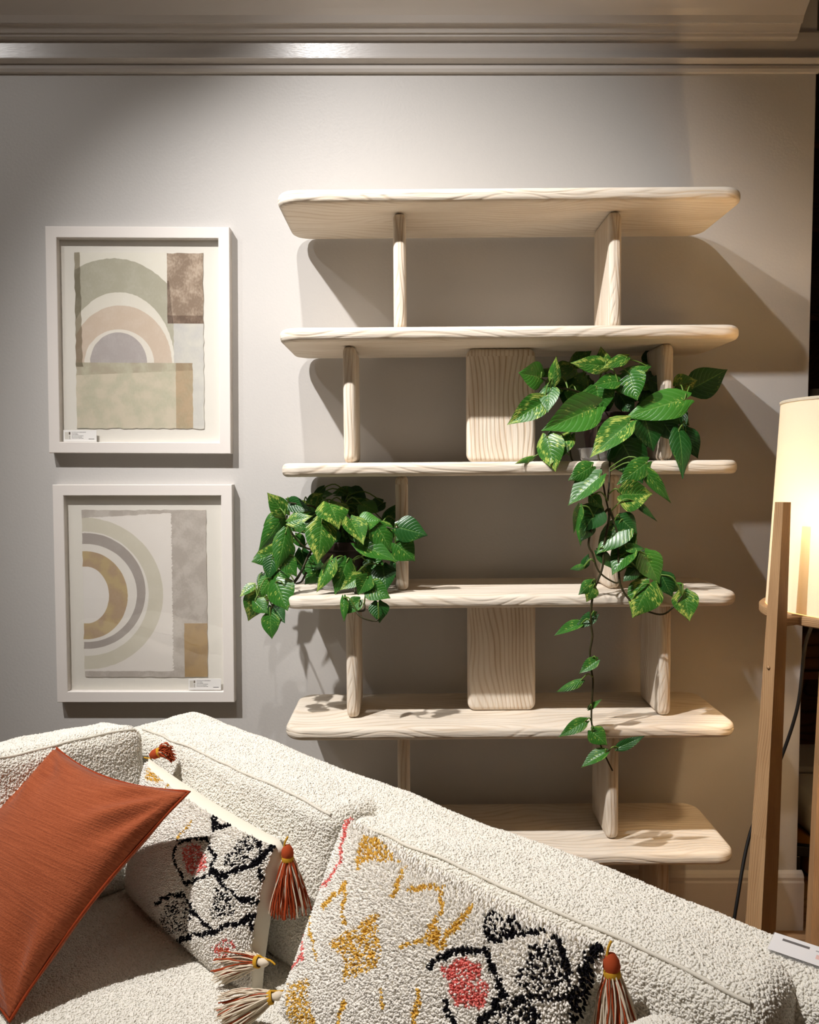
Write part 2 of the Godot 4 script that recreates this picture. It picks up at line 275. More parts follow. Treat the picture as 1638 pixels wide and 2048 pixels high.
const CORNICE = [Vector2(0.0000,2.5859), Vector2(0.0100,2.5869), Vector2(0.0135,2.5952), Vector2(0.0120,2.6031), Vector2(0.0070,2.6084), Vector2(0.0090,2.6117), Vector2(0.0220,2.6168), Vector2(0.0270,2.6186), Vector2(0.0270,2.6207), Vector2(0.0090,2.6303), Vector2(0.0090,2.6802), Vector2(0.0200,2.6760), Vector2(0.0270,2.6795), Vector2(0.0290,2.6870), Vector2(0.0340,2.6872), Vector2(0.0360,2.6918), Vector2(0.0420,2.7013), Vector2(0.0460,2.7062), Vector2(0.0540,2.7041), Vector2(0.0570,2.7088), Vector2(0.0640,2.7203), Vector2(0.078,2.732), Vector2(0.1,2.748), Vector2(0.13,2.775), Vector2(0.165,2.815), Vector2(0.19,2.86), Vector2(0.2,2.93), Vector2(0.0,2.94)]


const WALL_Z = -2.48
const SOFA_AT = Vector3(-0.592, 0.0, -2.246)
const SOFA_TURN = 44.14
var taken := {}
var M := {}
var rng := RandomNumberGenerator.new()

# ------------------------------------------------------------------ helpers
func numbered(called: String) -> String:
	if not taken.has(called):
		taken[called] = 0
		return called
	taken[called] += 1
	return "%s_%03d" % [called, taken[called]]

func thing(called: String, label: String, category: String, at := Vector3.ZERO, group := "") -> Node3D:
	var o := Node3D.new()
	o.name = numbered(called)
	add_child(o)
	o.position = at
	o.set_meta("label", label)
	o.set_meta("category", category)
	if group != "":
		o.set_meta("group", group)
	return o

func part(called: String, mesh: Mesh, mat: Material, parent: Node, at := Vector3.ZERO, turn := Vector3.ZERO) -> MeshInstance3D:
	var o := MeshInstance3D.new()
	o.name = called
	o.mesh = mesh
	o.material_override = mat
	parent.add_child(o, true)
	o.position = at
	o.rotation = turn
	return o

func single(called: String, mesh: Mesh, mat: Material, label: String, category: String, at := Vector3.ZERO, turn := Vector3.ZERO, group := "") -> MeshInstance3D:
	var o := part(numbered(called), mesh, mat, self, at, turn)
	o.set_meta("label", label)
	o.set_meta("category", category)
	if group != "":
		o.set_meta("group", group)
	return o

func struct(called: String, mesh: Mesh, mat: Material, at := Vector3.ZERO) -> MeshInstance3D:
	var o := part(called, mesh, mat, self, at)
	o.set_meta("kind", "structure")
	return o

# faces run counter-clockwise seen from outside; normals are area weighted over shared vertices
func build(v: PackedVector3Array, tri: PackedInt32Array, uv := PackedVector2Array()) -> ArrayMesh:
	var n := PackedVector3Array()
	n.resize(v.size())
	var idx := PackedInt32Array()
	idx.resize(tri.size())
	for i in range(0, tri.size(), 3):
		var a := tri[i]
		var b := tri[i + 1]
		var c := tri[i + 2]
		var q := (v[b] - v[a]).cross(v[c] - v[a])
		n[a] += q
		n[b] += q
		n[c] += q
		idx[i] = a
		idx[i + 1] = c
		idx[i + 2] = b
	for i in n.size():
		n[i] = n[i].normalized() if n[i].length_squared() > 1e-20 else Vector3.UP
	var arr := []
	arr.resize(Mesh.ARRAY_MAX)
	arr[Mesh.ARRAY_VERTEX] = v
	arr[Mesh.ARRAY_NORMAL] = n
	if uv.size() == v.size():
		arr[Mesh.ARRAY_TEX_UV] = uv
	arr[Mesh.ARRAY_INDEX] = idx
	var m := ArrayMesh.new()
	m.add_surface_from_arrays(Mesh.PRIMITIVE_TRIANGLES, arr)
	return m

# a plate with rounded plan corners (radius corner) and rounded edges (radius edge), lying in x-z, centred
func plate(length: float, depth: float, thick: float, corner: float, edge: float, seg := 7, ring := 5) -> ArrayMesh:
	var rings := []
	rings.append(Vector2(edge + 0.006, -thick / 2))
	for j in ring + 1:
		var f := -PI / 2 + PI / 2 * j / ring
		rings.append(Vector2(edge * (1 - cos(f)), -(thick / 2 - edge) + edge * sin(f)))
	for j in ring + 1:
		var f := PI / 2 * j / ring
		rings.append(Vector2(edge * (1 - cos(f)), (thick / 2 - edge) + edge * sin(f)))
	rings.append(Vector2(edge + 0.006, thick / 2))
	var v := PackedVector3Array()
	var t := PackedInt32Array()
	var n := 4 * (seg + 1)
	for r in rings:
		var hx: float = length / 2 - r.x
		var hz: float = depth / 2 - r.x
		var rad: float = maxf(corner - r.x, 0.0015)
		for q in 4:
			for k in seg + 1:
				var a := PI / 2 * (q + float(k) / seg)
				var cx := (hx - rad) * (1 if q == 0 or q == 3 else -1)
				var cz := (hz - rad) * (1 if q < 2 else -1)
				v.append(Vector3(cx + rad * cos(a), r.y, cz + rad * sin(a)))
	for j in rings.size() - 1:
		for k in n:
			var a := j * n + k
			var b := j * n + (k + 1) % n
			t.append_array([a, a + n, b + n, a, b + n, b])
	var last := (rings.size() - 1) * n
	v.append(Vector3(0, -thick / 2, 0))
	v.append(Vector3(0, thick / 2, 0))
	for k in n:
		t.append_array([v.size() - 2, k, (k + 1) % n])
		t.append_array([v.size() - 1, last + (k + 1) % n, last + k])
	return build(v, t)

# a box with rounded edges; each face is cut into cells so that warp(p) can shape it
func block(size: Vector3, r: float, seg := 3, cells := Vector3i(1, 1, 1), warp = null) -> ArrayMesh:
	var d := block_data(size, r, seg, cells, warp)
	return build(d[0], d[1])

func steps(h: float, r: float, seg: int, cells: int) -> PackedFloat32Array:
	var s := PackedFloat32Array()
	for i in seg:
		s.append(-h + r - r * tan(PI / 4 * (1.0 - float(i) / seg)))
	for i in cells + 1:
		s.append(lerpf(-(h - r), h - r, float(i) / cells))
	for i in seg:
		s.append(h - r + r * tan(PI / 4 * float(i + 1) / seg))
	return s

func block_data(size: Vector3, r: float, seg := 3, cells := Vector3i(1, 1, 1), warp = null) -> Array:
	var h := size / 2
	var v := PackedVector3Array()
	var t := PackedInt32Array()
	var seen := {}
	var ax := [steps(h.x, r, seg, cells.x), steps(h.y, r, seg, cells.y), steps(h.z, r, seg, cells.z)]
	for f in 6:
		var w := f % 3
		var sgn := 1.0 if f < 3 else -1.0
		var a: PackedFloat32Array = ax[(w + 1) % 3]
		var b: PackedFloat32Array = ax[(w + 2) % 3]
		var id := PackedInt32Array()
		for i in a.size():
			for j in b.size():
				var p := Vector3.ZERO
				p[w] = h[w] * sgn
				p[(w + 1) % 3] = a[i]
				p[(w + 2) % 3] = b[j]
				var inner := p.clamp(-(h - Vector3.ONE * r), h - Vector3.ONE * r)
				var q := inner + (p - inner).normalized() * r
				var key := Vector3i((q * 20000.0).round())
				if not seen.has(key):
					seen[key] = v.size()
					v.append(q)
				id.append(seen[key])
		for i in a.size() - 1:
			for j in b.size() - 1:
				var p0 := id[i * b.size() + j]
				var p1 := id[(i + 1) * b.size() + j]
				var p2 := id[(i + 1) * b.size() + j + 1]
				var p3 := id[i * b.size() + j + 1]
				if sgn > 0:
					t.append_array([p0, p1, p2, p0, p2, p3])
				else:
					t.append_array([p0, p2, p1, p0, p3, p2])
	if warp != null:
		for i in v.size():
			v[i] = warp.call(v[i])
	return [v, t]

# a plain box with flat faces
func box(size: Vector3) -> Mesh:
	var b := BoxMesh.new()
	b.size = size
	return b

func tube_data(pts: PackedVector3Array, radii: PackedFloat32Array, sides: int, v: PackedVector3Array, t: PackedInt32Array) -> void:
	var start := v.size()
	var side := Vector3.RIGHT
	for i in pts.size():
		var d := (pts[mini(i + 1, pts.size() - 1)] - pts[maxi(i - 1, 0)]).normalized()
		if absf(d.dot(side)) > 0.9:
			side = Vector3.UP if absf(d.y) < 0.8 else Vector3.RIGHT
		var x := (side - d * side.dot(d)).normalized()
		var y := d.cross(x)
		side = x
		var r := radii[mini(i, radii.size() - 1)]
		for k in sides:
			var a := TAU * k / sides
			v.append(pts[i] + (x * cos(a) + y * sin(a)) * r)
	for i in pts.size() - 1:
		for k in sides:
			var a := start + i * sides + k
			var b := start + i * sides + (k + 1) % sides
			t.append_array([a, b, b + sides, a, b + sides, a + sides])
	v.append(pts[0])
	v.append(pts[pts.size() - 1])
	var e := start + (pts.size() - 1) * sides
	for k in sides:
		t.append_array([v.size() - 2, start + (k + 1) % sides, start + k])
		t.append_array([v.size() - 1, e + k, e + (k + 1) % sides])

func tube(pts: PackedVector3Array, radii: PackedFloat32Array, sides := 8) -> ArrayMesh:
	var v := PackedVector3Array()
	var t := PackedInt32Array()
	tube_data(pts, radii, sides, v, t)
	return build(v, t)

func smooth_line(pts: Array, per := 6) -> PackedVector3Array:
	var o := PackedVector3Array()
	for i in pts.size() - 1:
		var a: Vector3 = pts[i]
		var b: Vector3 = pts[i + 1]
		var before: Vector3 = pts[maxi(i - 1, 0)]
		var after: Vector3 = pts[mini(i + 2, pts.size() - 1)]
		for k in per:
			o.append(a.cubic_interpolate(b, before, after, float(k) / per))
	o.append(pts[pts.size() - 1])
	return o

# a profile of (radius, height) turned about y
func lathe(prof: Array, sides := 40) -> ArrayMesh:
	var v := PackedVector3Array()
	var t := PackedInt32Array()
	var uv := PackedVector2Array()
	for i in prof.size():
		for k in sides + 1:
			var a := TAU * k / sides
			v.append(Vector3(prof[i].x * cos(a), prof[i].y, -prof[i].x * sin(a)))
			uv.append(Vector2(float(k) / sides, float(i) / (prof.size() - 1)))
	for i in prof.size() - 1:
		for k in sides:
			var a := i * (sides + 1) + k
			t.append_array([a, a + 1, a + sides + 2, a, a + sides + 2, a + sides + 1])
	return build(v, t, uv)

# a profile of (out, height) drawn along x
func moulding(prof: Array, x0: float, x1: float, z: float) -> ArrayMesh:
	var v := PackedVector3Array()
	var t := PackedInt32Array()
	for i in prof.size() - 1:
		var a := Vector3(x0, prof[i].y, z + prof[i].x)
		var b := Vector3(x1, prof[i].y, z + prof[i].x)
		var c := Vector3(x1, prof[i + 1].y, z + prof[i + 1].x)
		var d := Vector3(x0, prof[i + 1].y, z + prof[i + 1].x)
		var s := v.size()
		v.append_array([a, b, c, d])
		t.append_array([s, s + 1, s + 2, s, s + 2, s + 3])
	var ring := PackedVector2Array()
	for p in prof:
		ring.append(p)
	var cut := Geometry2D.triangulate_polygon(ring)
	for x in [x0, x1]:
		var s := v.size()
		for p in prof:
			v.append(Vector3(x, p.y, z + p.x))
		for i in range(0, cut.size(), 3):
			t.append_array([s + cut[i], s + cut[i + 1], s + cut[i + 2]] if x == x0 else [s + cut[i], s + cut[i + 2], s + cut[i + 1]])
	return build(v, t)

# ------------------------------------------------------------------ textures and materials
func noise(kind: int, freq: float, s: int, oct := 3) -> FastNoiseLite:
	var n := FastNoiseLite.new()
	n.noise_type = kind
	n.frequency = freq
	n.seed = s
	n.fractal_octaves = oct
	return n

func noise_tex(n: FastNoiseLite, size := 512) -> NoiseTexture2D:
	var t := NoiseTexture2D.new()
	t.width = size
	t.height = size
	t.seamless = true
	t.noise = n
	return t

func tex(im: Image) -> ImageTexture:
	return ImageTexture.create_from_image(im)

func mat(called: String, c: Color, rough := 0.6, spec := 0.5) -> StandardMaterial3D:
	var m := StandardMaterial3D.new()
	m.resource_name = called
	m.albedo_color = c
	m.roughness = rough
	m.metallic_specular = spec
	M[called] = m
	return m

func relief(m: StandardMaterial3D, t: Texture2D, depth: float) -> void:
	m.heightmap_enabled = true
	m.heightmap_texture = t
	m.heightmap_scale = depth

func wood_maps(s: int, lines: float, warp: float, pale: Color, dark: Color, contrast: float) -> Array:
	var w := 1024
	var h := 512
	var a := noise(FastNoiseLite.TYPE_SIMPLEX_SMOOTH, 0.0022, s, 2)
	var b := noise(FastNoiseLite.TYPE_SIMPLEX_SMOOTH, 0.02, s + 7, 2)
	var c := noise(FastNoiseLite.TYPE_SIMPLEX_SMOOTH, 0.12, s + 13, 2)
	var col := Image.create(w, h, false, Image.FORMAT_RGB8)
	var hgt := Image.create(w, h, false, Image.FORMAT_L8)
	for y in h:
		for x in w:
			var big := a.get_noise_2d(x, y * 1.6)
			var g := (float(y) / h) * lines + big * warp
			var band := 0.5 + 0.5 * sin(TAU * g)
			band = pow(band, 5.0)
			var fibre := c.get_noise_2d(x * 0.10, y * 2.6)
			var blotch := b.get_noise_2d(x * 0.16, y * 0.9)
			var k := clampf(band * contrast * (0.62 + 0.5 * blotch) + 0.16 * blotch + 0.12 * fibre + 0.12, 0.0, 1.0)
			col.set_pixel(x, y, pale.lerp(dark, k))
			var e := clampf(0.72 - 0.55 * band + 0.32 * fibre, 0.0, 1.0)
			hgt.set_pixel(x, y, Color(e, e, e))
	return [tex(col), tex(hgt)]

func wood(called: String, maps: Array, offset: Vector3, rough: float, depth: float, scale := Vector3(0.75, 1.5, 1.5)) -> StandardMaterial3D:
	var m := mat(called, Color.WHITE, rough, 0.35)
	m.albedo_texture = maps[0]
	m.uv1_triplanar = true
	m.uv1_triplanar_sharpness = 6.0
	m.uv1_scale = scale
	m.uv1_offset = offset
	relief(m, maps[1], depth)
	return m

func materials() -> void:
	var roller := noise_tex(noise(FastNoiseLite.TYPE_SIMPLEX_SMOOTH, 0.06, 3, 3))
	var wall := mat("wall_paint", Color8(193, 190, 186), 0.42, 0.42)
	wall.uv1_triplanar = true
	wall.uv1_world_triplanar = true
	wall.uv1_scale = Vector3.ONE * 3.0
	relief(wall, roller, 0.02)
	var trim := mat("trim_paint", Color8(198, 192, 186), 0.24, 0.5)
	trim.uv1_triplanar = true
	trim.uv1_world_triplanar = true
	trim.uv1_scale = Vector3(1.2, 9.0, 9.0)
	relief(trim, roller, 0.012)
	mat("shop_wall", Color8(118, 106, 94), 0.8)
	mat("shop_ceiling", Color8(205, 200, 192), 0.9)
	var floor_maps := wood_maps(41, 26.0, 2.0, Color8(150, 118, 86), Color8(104, 74, 48), 0.8)
	var fm := wood("floor_wood", floor_maps, Vector3.ZERO, 0.45, 0.02, Vector3(0.5, 1.0, 1.0))
	fm.uv1_world_triplanar = true

	var pale := wood_maps(11, 34.0, 3.6, Color8(226, 216, 201), Color8(192, 173, 149), 0.55)
	var pale2 := wood_maps(29, 62.0, 5.0, Color8(226, 216, 201), Color8(176, 150, 122), 0.75)
	for i in 6:
		wood("pale_wood_%d" % i, pale, Vector3(0.5, 0.11 * i, 0.173 * i), 0.66, 0.13)
	for i in 3:
		wood("pale_upright_%d" % i, pale2, Vector3(0.5 + 0.2 * i, 0.21 * i, 0.29 * i), 0.66, 0.13)
	var oak := wood_maps(57, 70.0, 5.0, Color8(184, 148, 108), Color8(136, 100, 68), 0.6)
	wood("lamp_oak", oak, Vector3(0.3, 0.2, 0.1), 0.5, 0.05, Vector3(1.1, 3.2, 3.2))
	var brown := wood_maps(63, 20.0, 5.0, Color8(96, 62, 36), Color8(52, 32, 18), 0.8)
	wood("dark_wood", brown, Vector3(0.3, 0.2, 0.1), 0.5, 0.05)

	var loops := noise_tex(noise(FastNoiseLite.TYPE_CELLULAR, 0.055, 8, 2))
	for row in [["boucle", Color8(228, 224, 212)], ["boucle_yarn", Color8(234, 230, 220)]]:
		var b := mat(row[0], row[1], 0.92, 0.2)
		b.uv1_triplanar = true
		b.uv1_scale = Vector3.ONE * 7.0
		relief(b, loops, 0.5)
		b.rim_enabled = true
		b.rim = 0.25
		b.rim_tint = 0.6
	M["boucle_yarn"].heightmap_enabled = false
	mat("piping", Color8(214, 208, 194), 0.95, 0.2)

	# rust cloth: slubs along the weft and a fine weave
	var s1 := noise(FastNoiseLite.TYPE_SIMPLEX_SMOOTH, 0.05, 21, 2)
	var s2 := noise(FastNoiseLite.TYPE_VALUE, 0.5, 22, 1)
	var rc := Image.create(512, 512, false, Image.FORMAT_RGB8)
	var rh := Image.create(512, 512, false, Image.FORMAT_L8)
	for y in 512:
		for x in 512:
			var slub := s1.get_noise_2d(x * 0.12, y * 5.0)
			var weave := s2.get_noise_2d(x * 1.3, y * 1.3)
			var k := clampf(0.45 + 0.60 * slub + 0.40 * weave, 0.0, 1.0)
			rc.set_pixel(x, y, Color8(136, 66, 36).lerp(Color8(163, 86, 52), k))
			rh.set_pixel(x, y, Color(k, k, k))
	var rust := mat("rust_cloth", Color.WHITE, 0.85, 0.25)
	rust.albedo_texture = tex(rc)
	relief(rust, tex(rh), 0.08)
	rust.rim_enabled = true
	rust.rim = 0.3
	rust.rim_tint = 0.8
	mat("rust_piping", Color8(140, 56, 26), 0.85, 0.25)
	mat("cotton_back", Color8(226, 219, 202), 0.9, 0.2)
	var pile := mat("pile", Color.WHITE, 0.95, 0.15)
	pile.vertex_color_use_as_albedo = true
	mat("yarn_rust", Color8(166, 72, 40), 0.9, 0.2)
	mat("yarn_cream", Color8(222, 208, 186), 0.9, 0.2)
	mat("yarn_mustard", Color8(196, 148, 46), 0.9, 0.2)

	mat("frame_white", Color8(224, 218, 212), 0.45, 0.4)
	mat("mat_board", Color8(226, 222, 212), 0.9, 0.2)
	var glass := mat("picture_glass", Color(1, 1, 1, 0.02), 0.02, 0.5)
	glass.transparency = BaseMaterial3D.TRANSPARENCY_ALPHA
	var clear := mat("clear_plastic", Color(0.95, 0.95, 0.95, 0.12), 0.06, 0.5)
	clear.transparency = BaseMaterial3D.TRANSPARENCY_ALPHA
	mat("pot_plastic", Color8(42, 27, 22), 0.5, 0.4)
	mat("soil", Color8(40, 30, 22), 1.0, 0.1)
	mat("vine", Color8(52, 48, 24), 0.55, 0.4)
	mat("petiole", Color8(96, 124, 52), 0.5, 0.4)
	for i in 4:
		leaf_material(i)
	mat("black_metal", Color8(16, 16, 17), 0.4, 0.5)
	mat("black_cord", Color8(14, 13, 13), 0.55, 0.4)
	var shade := mat("shade_linen", Color8(242, 230, 206), 0.9, 0.1)
	shade.backlight_enabled = true
	shade.backlight = Color(0.40, 0.375, 0.325)
	shade.uv1_scale = Vector3(30, 10, 1)
	relief(shade, roller, 0.03)
	var bulb := mat("bulb_glow", Color8(255, 236, 205), 0.5)
	bulb.emission_enabled = true
	bulb.emission = Color(1.0, 0.80, 0.52)
	bulb.emission_energy_multiplier = 8.0
	var lens := mat("spot_lens_glow", Color8(255, 250, 240), 0.4)
	lens.emission_enabled = true
	lens.emission = Color(1.0, 0.95, 0.86)
	lens.emission_energy_multiplier = 22.0
	var panel := mat("unseen_panel_glow", Color8(255, 250, 240), 0.6)  # glow of the ceiling panels that stay out of view
	panel.emission_enabled = true
	panel.emission = Color(1.0, 0.88, 0.76)
	panel.emission_energy_multiplier = 2.0
	mat("label_plain", Color8(232, 230, 226), 0.5, 0.4)
	mat("blanket_white", Color8(196, 190, 176), 0.95, 0.2)
	mat("blanket_mustard", Color8(150, 104, 40), 0.95, 0.2)
	mat("blanket_brown", Color8(96, 70, 46), 0.95, 0.2)
	mat("glaze_white", Color8(236, 234, 230), 0.3, 0.5)
	mat("grey_metal", Color8(150, 152, 156), 0.35, 0.5)

# pothos leaf: u across, v from base to tip
func leaf_material(i: int) -> void:
	var n := 160
	var im := Image.create(n, n, false, Image.FORMAT_RGB8)
	var hg := Image.create(n, n, false, Image.FORMAT_L8)
	var f := noise(FastNoiseLite.TYPE_SIMPLEX_SMOOTH, 0.05, 70 + i, 3)
	var g := noise(FastNoiseLite.TYPE_SIMPLEX_SMOOTH, 0.012, 90 + i, 2)
	var base: Color = [Color8(44, 98, 28), Color8(50, 102, 30), Color8(28, 76, 26), Color8(60, 118, 36)][i]
	var fleck := Color8(190, 196, 96)
	var amount: float = [0.46, 0.17, 0.60, 0.56][i]
	for y in n:
		for x in n:
			var c := absf(float(x) / (n - 1) - 0.5) * 2.0
			var r := float(y) / (n - 1)
			# side veins sweep forward from the midrib
			var along := r - 0.32 * c
			var vein := pow(0.5 + 0.5 * cos(TAU * along * 9.0), 6.0)
			var streak := f.get_noise_2d((along * 3.0) * n, c * n * 0.35 + (300 if x > n / 2 else 0))
			var patch := g.get_noise_2d(x, y)
			var k := smoothstep(amount - 0.10, amount + 0.12, streak * 0.75 + patch * 0.55)
			var col := base.lerp(base.lightened(0.14), vein * 0.5)
			col = col.lerp(fleck, k * 0.85)
			col = col.lerp(Color8(128, 160, 84), pow(maxf(0.0, 1.0 - c * 16.0), 1.5) * 0.7)
			im.set_pixel(x, y, col)
			var e := clampf(0.6 - 0.35 * vein - 0.4 * pow(maxf(0.0, 1.0 - c * 10.0), 1.0), 0.0, 1.0)
			hg.set_pixel(x, y, Color(e, e, e))
	var m := mat("leaf_%d" % i, Color.WHITE, 0.34, 0.5)
	m.albedo_texture = tex(im)
	m.texture_repeat = false
	relief(m, tex(hg), 0.12)
	m.backlight_enabled = true
	m.backlight = Color(0.18, 0.24, 0.07)

# ------------------------------------------------------------------ the place
func track_spot(at: Vector3, aim: Vector3, energy: float, angle: float, blend: float, label: String) -> void:
	var t := thing("track_spotlight", label, "spotlight", at, "spotlights on the ceiling track")
	var d := (aim - at).normalized()
	var y := -d
	var x := y.cross(Vector3.BACK).normalized()
	var turned := Basis(x, y, x.cross(y))
	var can := part("housing", lathe([Vector2(0, 0.12), Vector2(0.04, 0.118), Vector2(0.046, 0.105), Vector2(0.046, -0.03), Vector2(0.041, -0.03), Vector2(0.041, 0.0), Vector2(0, 0.0)], 24), M.black_metal, t)
	can.basis = turned
	var lens := part("lens", lathe([Vector2(0.0, 0.0), Vector2(0.0, -0.001), Vector2(0.039, -0.001), Vector2(0.039, 0.004), Vector2(0, 0.004)], 24), M.spot_lens_glow, t)
	lens.basis = turned
	part("stem", tube(PackedVector3Array([Vector3(0, 0.05, 0) + y * 0.06, Vector3(0, 3.88, 0) - Vector3(0, at.y, 0)]), PackedFloat32Array([0.008]), 8), M.black_metal, t)
	var l := SpotLight3D.new()
	l.name = "beam"
	add_child(l, true)
	l.position = at + d * 0.035
	l.look_at_from_position(l.position, aim, Vector3.UP)
	l.light_color = Color(1.0, 0.985, 0.975)
	l.light_energy = energy
	l.light_size = 0.03
	l.spot_angle = angle
	l.spot_angle_attenuation = blend
	l.spot_range = 14.0
	l.spot_attenuation = 2.0
	l.shadow_enabled = true

func unseen_panel(at: Vector3, energy: float, label: String) -> void:  # unseen, behind the camera; placed to soften the shade inside the bookshelf
	var t := thing("unseen_ceiling_panel", label, "unseen ceiling light", at, "unseen ceiling panel lights")
	part("frame", block(Vector3(1.24, 0.05, 0.64), 0.008, 2), M.frame_white, t, Vector3(0, 0.025, 0))
	part("diffuser", block(Vector3(1.16, 0.008, 0.56), 0.003, 1), M.unseen_panel_glow, t, Vector3(0, -0.003, 0))
	var l := AreaLight3D.new()
	l.name = "unseen_panel_light"
	add_child(l, true)
	l.position = at + Vector3(0, -0.012, 0)
	l.rotation.x = -PI / 2
	l.area_size = Vector2(1.16, 0.56)
	l.light_color = Color(1.0, 0.88, 0.76)
	l.light_energy = energy
	l.area_range = 12.0
	l.shadow_enabled = true

func room() -> void:
	struct("floor", box(Vector3(9.0, 0.1, 10.4)), M.floor_wood, Vector3(0.25, -0.05, -1.0))
	struct("ceiling", box(Vector3(9.0, 0.1, 10.4)), M.shop_ceiling, Vector3(0.25, 3.95, -1.0))
	struct("wall_left", box(Vector3(0.1, 3.9, 10.2)), M.shop_wall, Vector3(-4.2, 1.95, -1.0))
	struct("wall_right", box(Vector3(0.1, 3.9, 10.2)), M.shop_wall, Vector3(4.7, 1.95, -1.0))
	struct("wall_far", box(Vector3(9.0, 3.9, 0.1)), M.shop_wall, Vector3(0.25, 1.95, -6.15))
	struct("wall_behind", box(Vector3(9.0, 3.9, 0.1)), M.shop_ceiling, Vector3(0.25, 1.95, 4.15))
	struct("wall_back", block(Vector3(5.35, 2.94, 0.14), 0.003, 1), M.wall_paint, Vector3(-1.475, 1.47, WALL_Z - 0.07))
	struct("trim_1", moulding(CORNICE.slice(0, 9) + [Vector2(0.0, CORNICE[8].y + 0.003)], -4.15, 1.203, WALL_Z), M.trim_paint)
	struct("trim_2", moulding([Vector2(0, CORNICE[8].y), CORNICE[9], CORNICE[10] + Vector2(0, 0.02), Vector2(0, 2.71)], -4.15, 1.203, WALL_Z), M.trim_paint)
	struct("trim_3", moulding([Vector2(0, CORNICE[11].y)] + CORNICE.slice(11), -4.15, 1.13, WALL_Z), M.trim_paint)
	struct("baseboard_back", moulding([Vector2(0, 0.0), Vector2(0.018, 0.0), Vector2(0.018, 0.150), Vector2(0.015, 0.156), Vector2(0.016, 0.166), Vector2(0.010, 0.176), Vector2(0.0, 0.183)], -4.15, 1.215, WALL_Z), M.trim_paint)
	single("light_track", block(Vector3(4.2, 0.035, 0.036), 0.004, 1), M.black_metal, "black ceiling track that carries the spotlights", "light track", Vector3(-1.0, 3.883, -0.86))

# ------------------------------------------------------------------ bookshelf
func bookshelf() -> void:
	var t := thing("bookshelf", "tall pale whitewashed wooden bookshelf with six rounded boards against the wall", "bookshelf", Vector3(0.274, 0, -2.29))
	t.rotation.z = 0.0076
	var under := [2.102, 1.754, 1.406, 1.060, 0.711, 0.368]
	var board := plate(1.20, 0.34, 0.036, 0.055, 0.0145, 8, 5)
	var upright := plate(0.3112, 0.19, 0.034, 0.022, 0.0135, 6, 5)
	for k in 6:
		part("shelf_board", board, M["pale_wood_%d" % k], t, Vector3(0, under[k] + 0.018, 0))
		var low: float = under[k + 1] + 0.036 if k < 5 else 0.0
		var mid: float = (under[k] + low) / 2
		var stretch: float = (under[k] - low) / 0.3112
		var xs := [-0.285, 0.286] if k % 2 == 0 else [-0.422, 0.426]
		for x in xs:
			var u := part("upright", upright, M["pale_upright_%d" % (k % 3)], t, Vector3(x, mid, -0.002))
			u.rotation.z = PI / 2
			u.scale.x = stretch
		if k % 2 == 1:
			var u := part("middle_panel", upright, M["pale_upright_%d" % ((k + 1) % 3)], t, Vector3(-0.010, mid, 0.012))
			u.basis = Basis(Vector3(0, stretch, 0), Vector3(0, 0, 1), Vector3(1, 0, 0))

# ------------------------------------------------------------------ framed prints
func in_ellipse(p: Vector2, c: Vector2, r: Vector2) -> bool:
	var q := (p - c) / r
	return q.length_squared() < 1.0

func print_one() -> ImageTexture:
	var w := 460
	var h := 614
	var im := Image.create(w, h, false, Image.FORMAT_RGB8)
	var mott := noise(FastNoiseLite.TYPE_SIMPLEX_SMOOTH, 0.014, 5, 4)
	var fine := noise(FastNoiseLite.TYPE_SIMPLEX_SMOOTH, 0.12, 6, 2)
	for y in h:
		for x in w:
			var p := Vector2(314.0 + 925.0 * x / w, 310.0 + 1240.0 * y / h)
			var m := mott.get_noise_2d(x, y)
			var f := fine.get_noise_2d(x, y * 0.6)
			var c := Color8(226, 222, 208)
			if p.y < 1083:
				if p.x < 1022:
					if in_ellipse(p, Vector2(590, 1085), Vector2(600, 737)):
						c = Color8(172, 168, 148)
					if in_ellipse(p, Vector2(630, 1085), Vector2(398, 500)):
						c = Color8(222, 217, 203)
					if in_ellipse(p, Vector2(640, 1085), Vector2(368, 407)):
						c = Color8(202, 184, 164)
					if in_ellipse(p, Vector2(627, 1085), Vector2(252, 238)):
						c = Color8(224, 218, 205)
					if in_ellipse(p, Vector2(622, 1085), Vector2(206, 217)):
						c = Color8(172, 164, 160)
				else:
					c = Color8(208, 205, 194).lerp(Color8(190, 188, 182), 0.5 + m)
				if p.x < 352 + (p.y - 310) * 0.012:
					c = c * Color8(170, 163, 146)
				if p.x > 978 and p.y < 803:
					c = Color8(138, 118, 98).lerp(Color8(176, 156, 134), clampf(0.35 + m * 1.1 + f * 0.5, 0, 1))
					if p.y > 748:
						c = c * Color8(190, 176, 166)
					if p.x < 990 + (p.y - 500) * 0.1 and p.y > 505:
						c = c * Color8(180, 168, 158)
			elif p.x < 1158:
				var bend := 1172.0 - (p.x - 330) * 0.045
				c = Color8(172, 162, 140) if p.y < bend else Color8(204, 194, 172)
				c = c.lerp(Color8(182, 178, 152), clampf(0.4 + m * 1.2, 0, 1))
				if p.x > 1034:
					c = c * Color8(226, 208, 188)
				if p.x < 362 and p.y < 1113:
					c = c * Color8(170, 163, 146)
			else:
				c = Color8(208, 206, 196).lerp(Color8(194, 192, 184), 0.5 + m)
			c = c.lightened(clampf(0.03 + 0.10 * m + 0.05 * f, 0, 0.2))
			im.set_pixel(x, y, c)
	return tex(im)

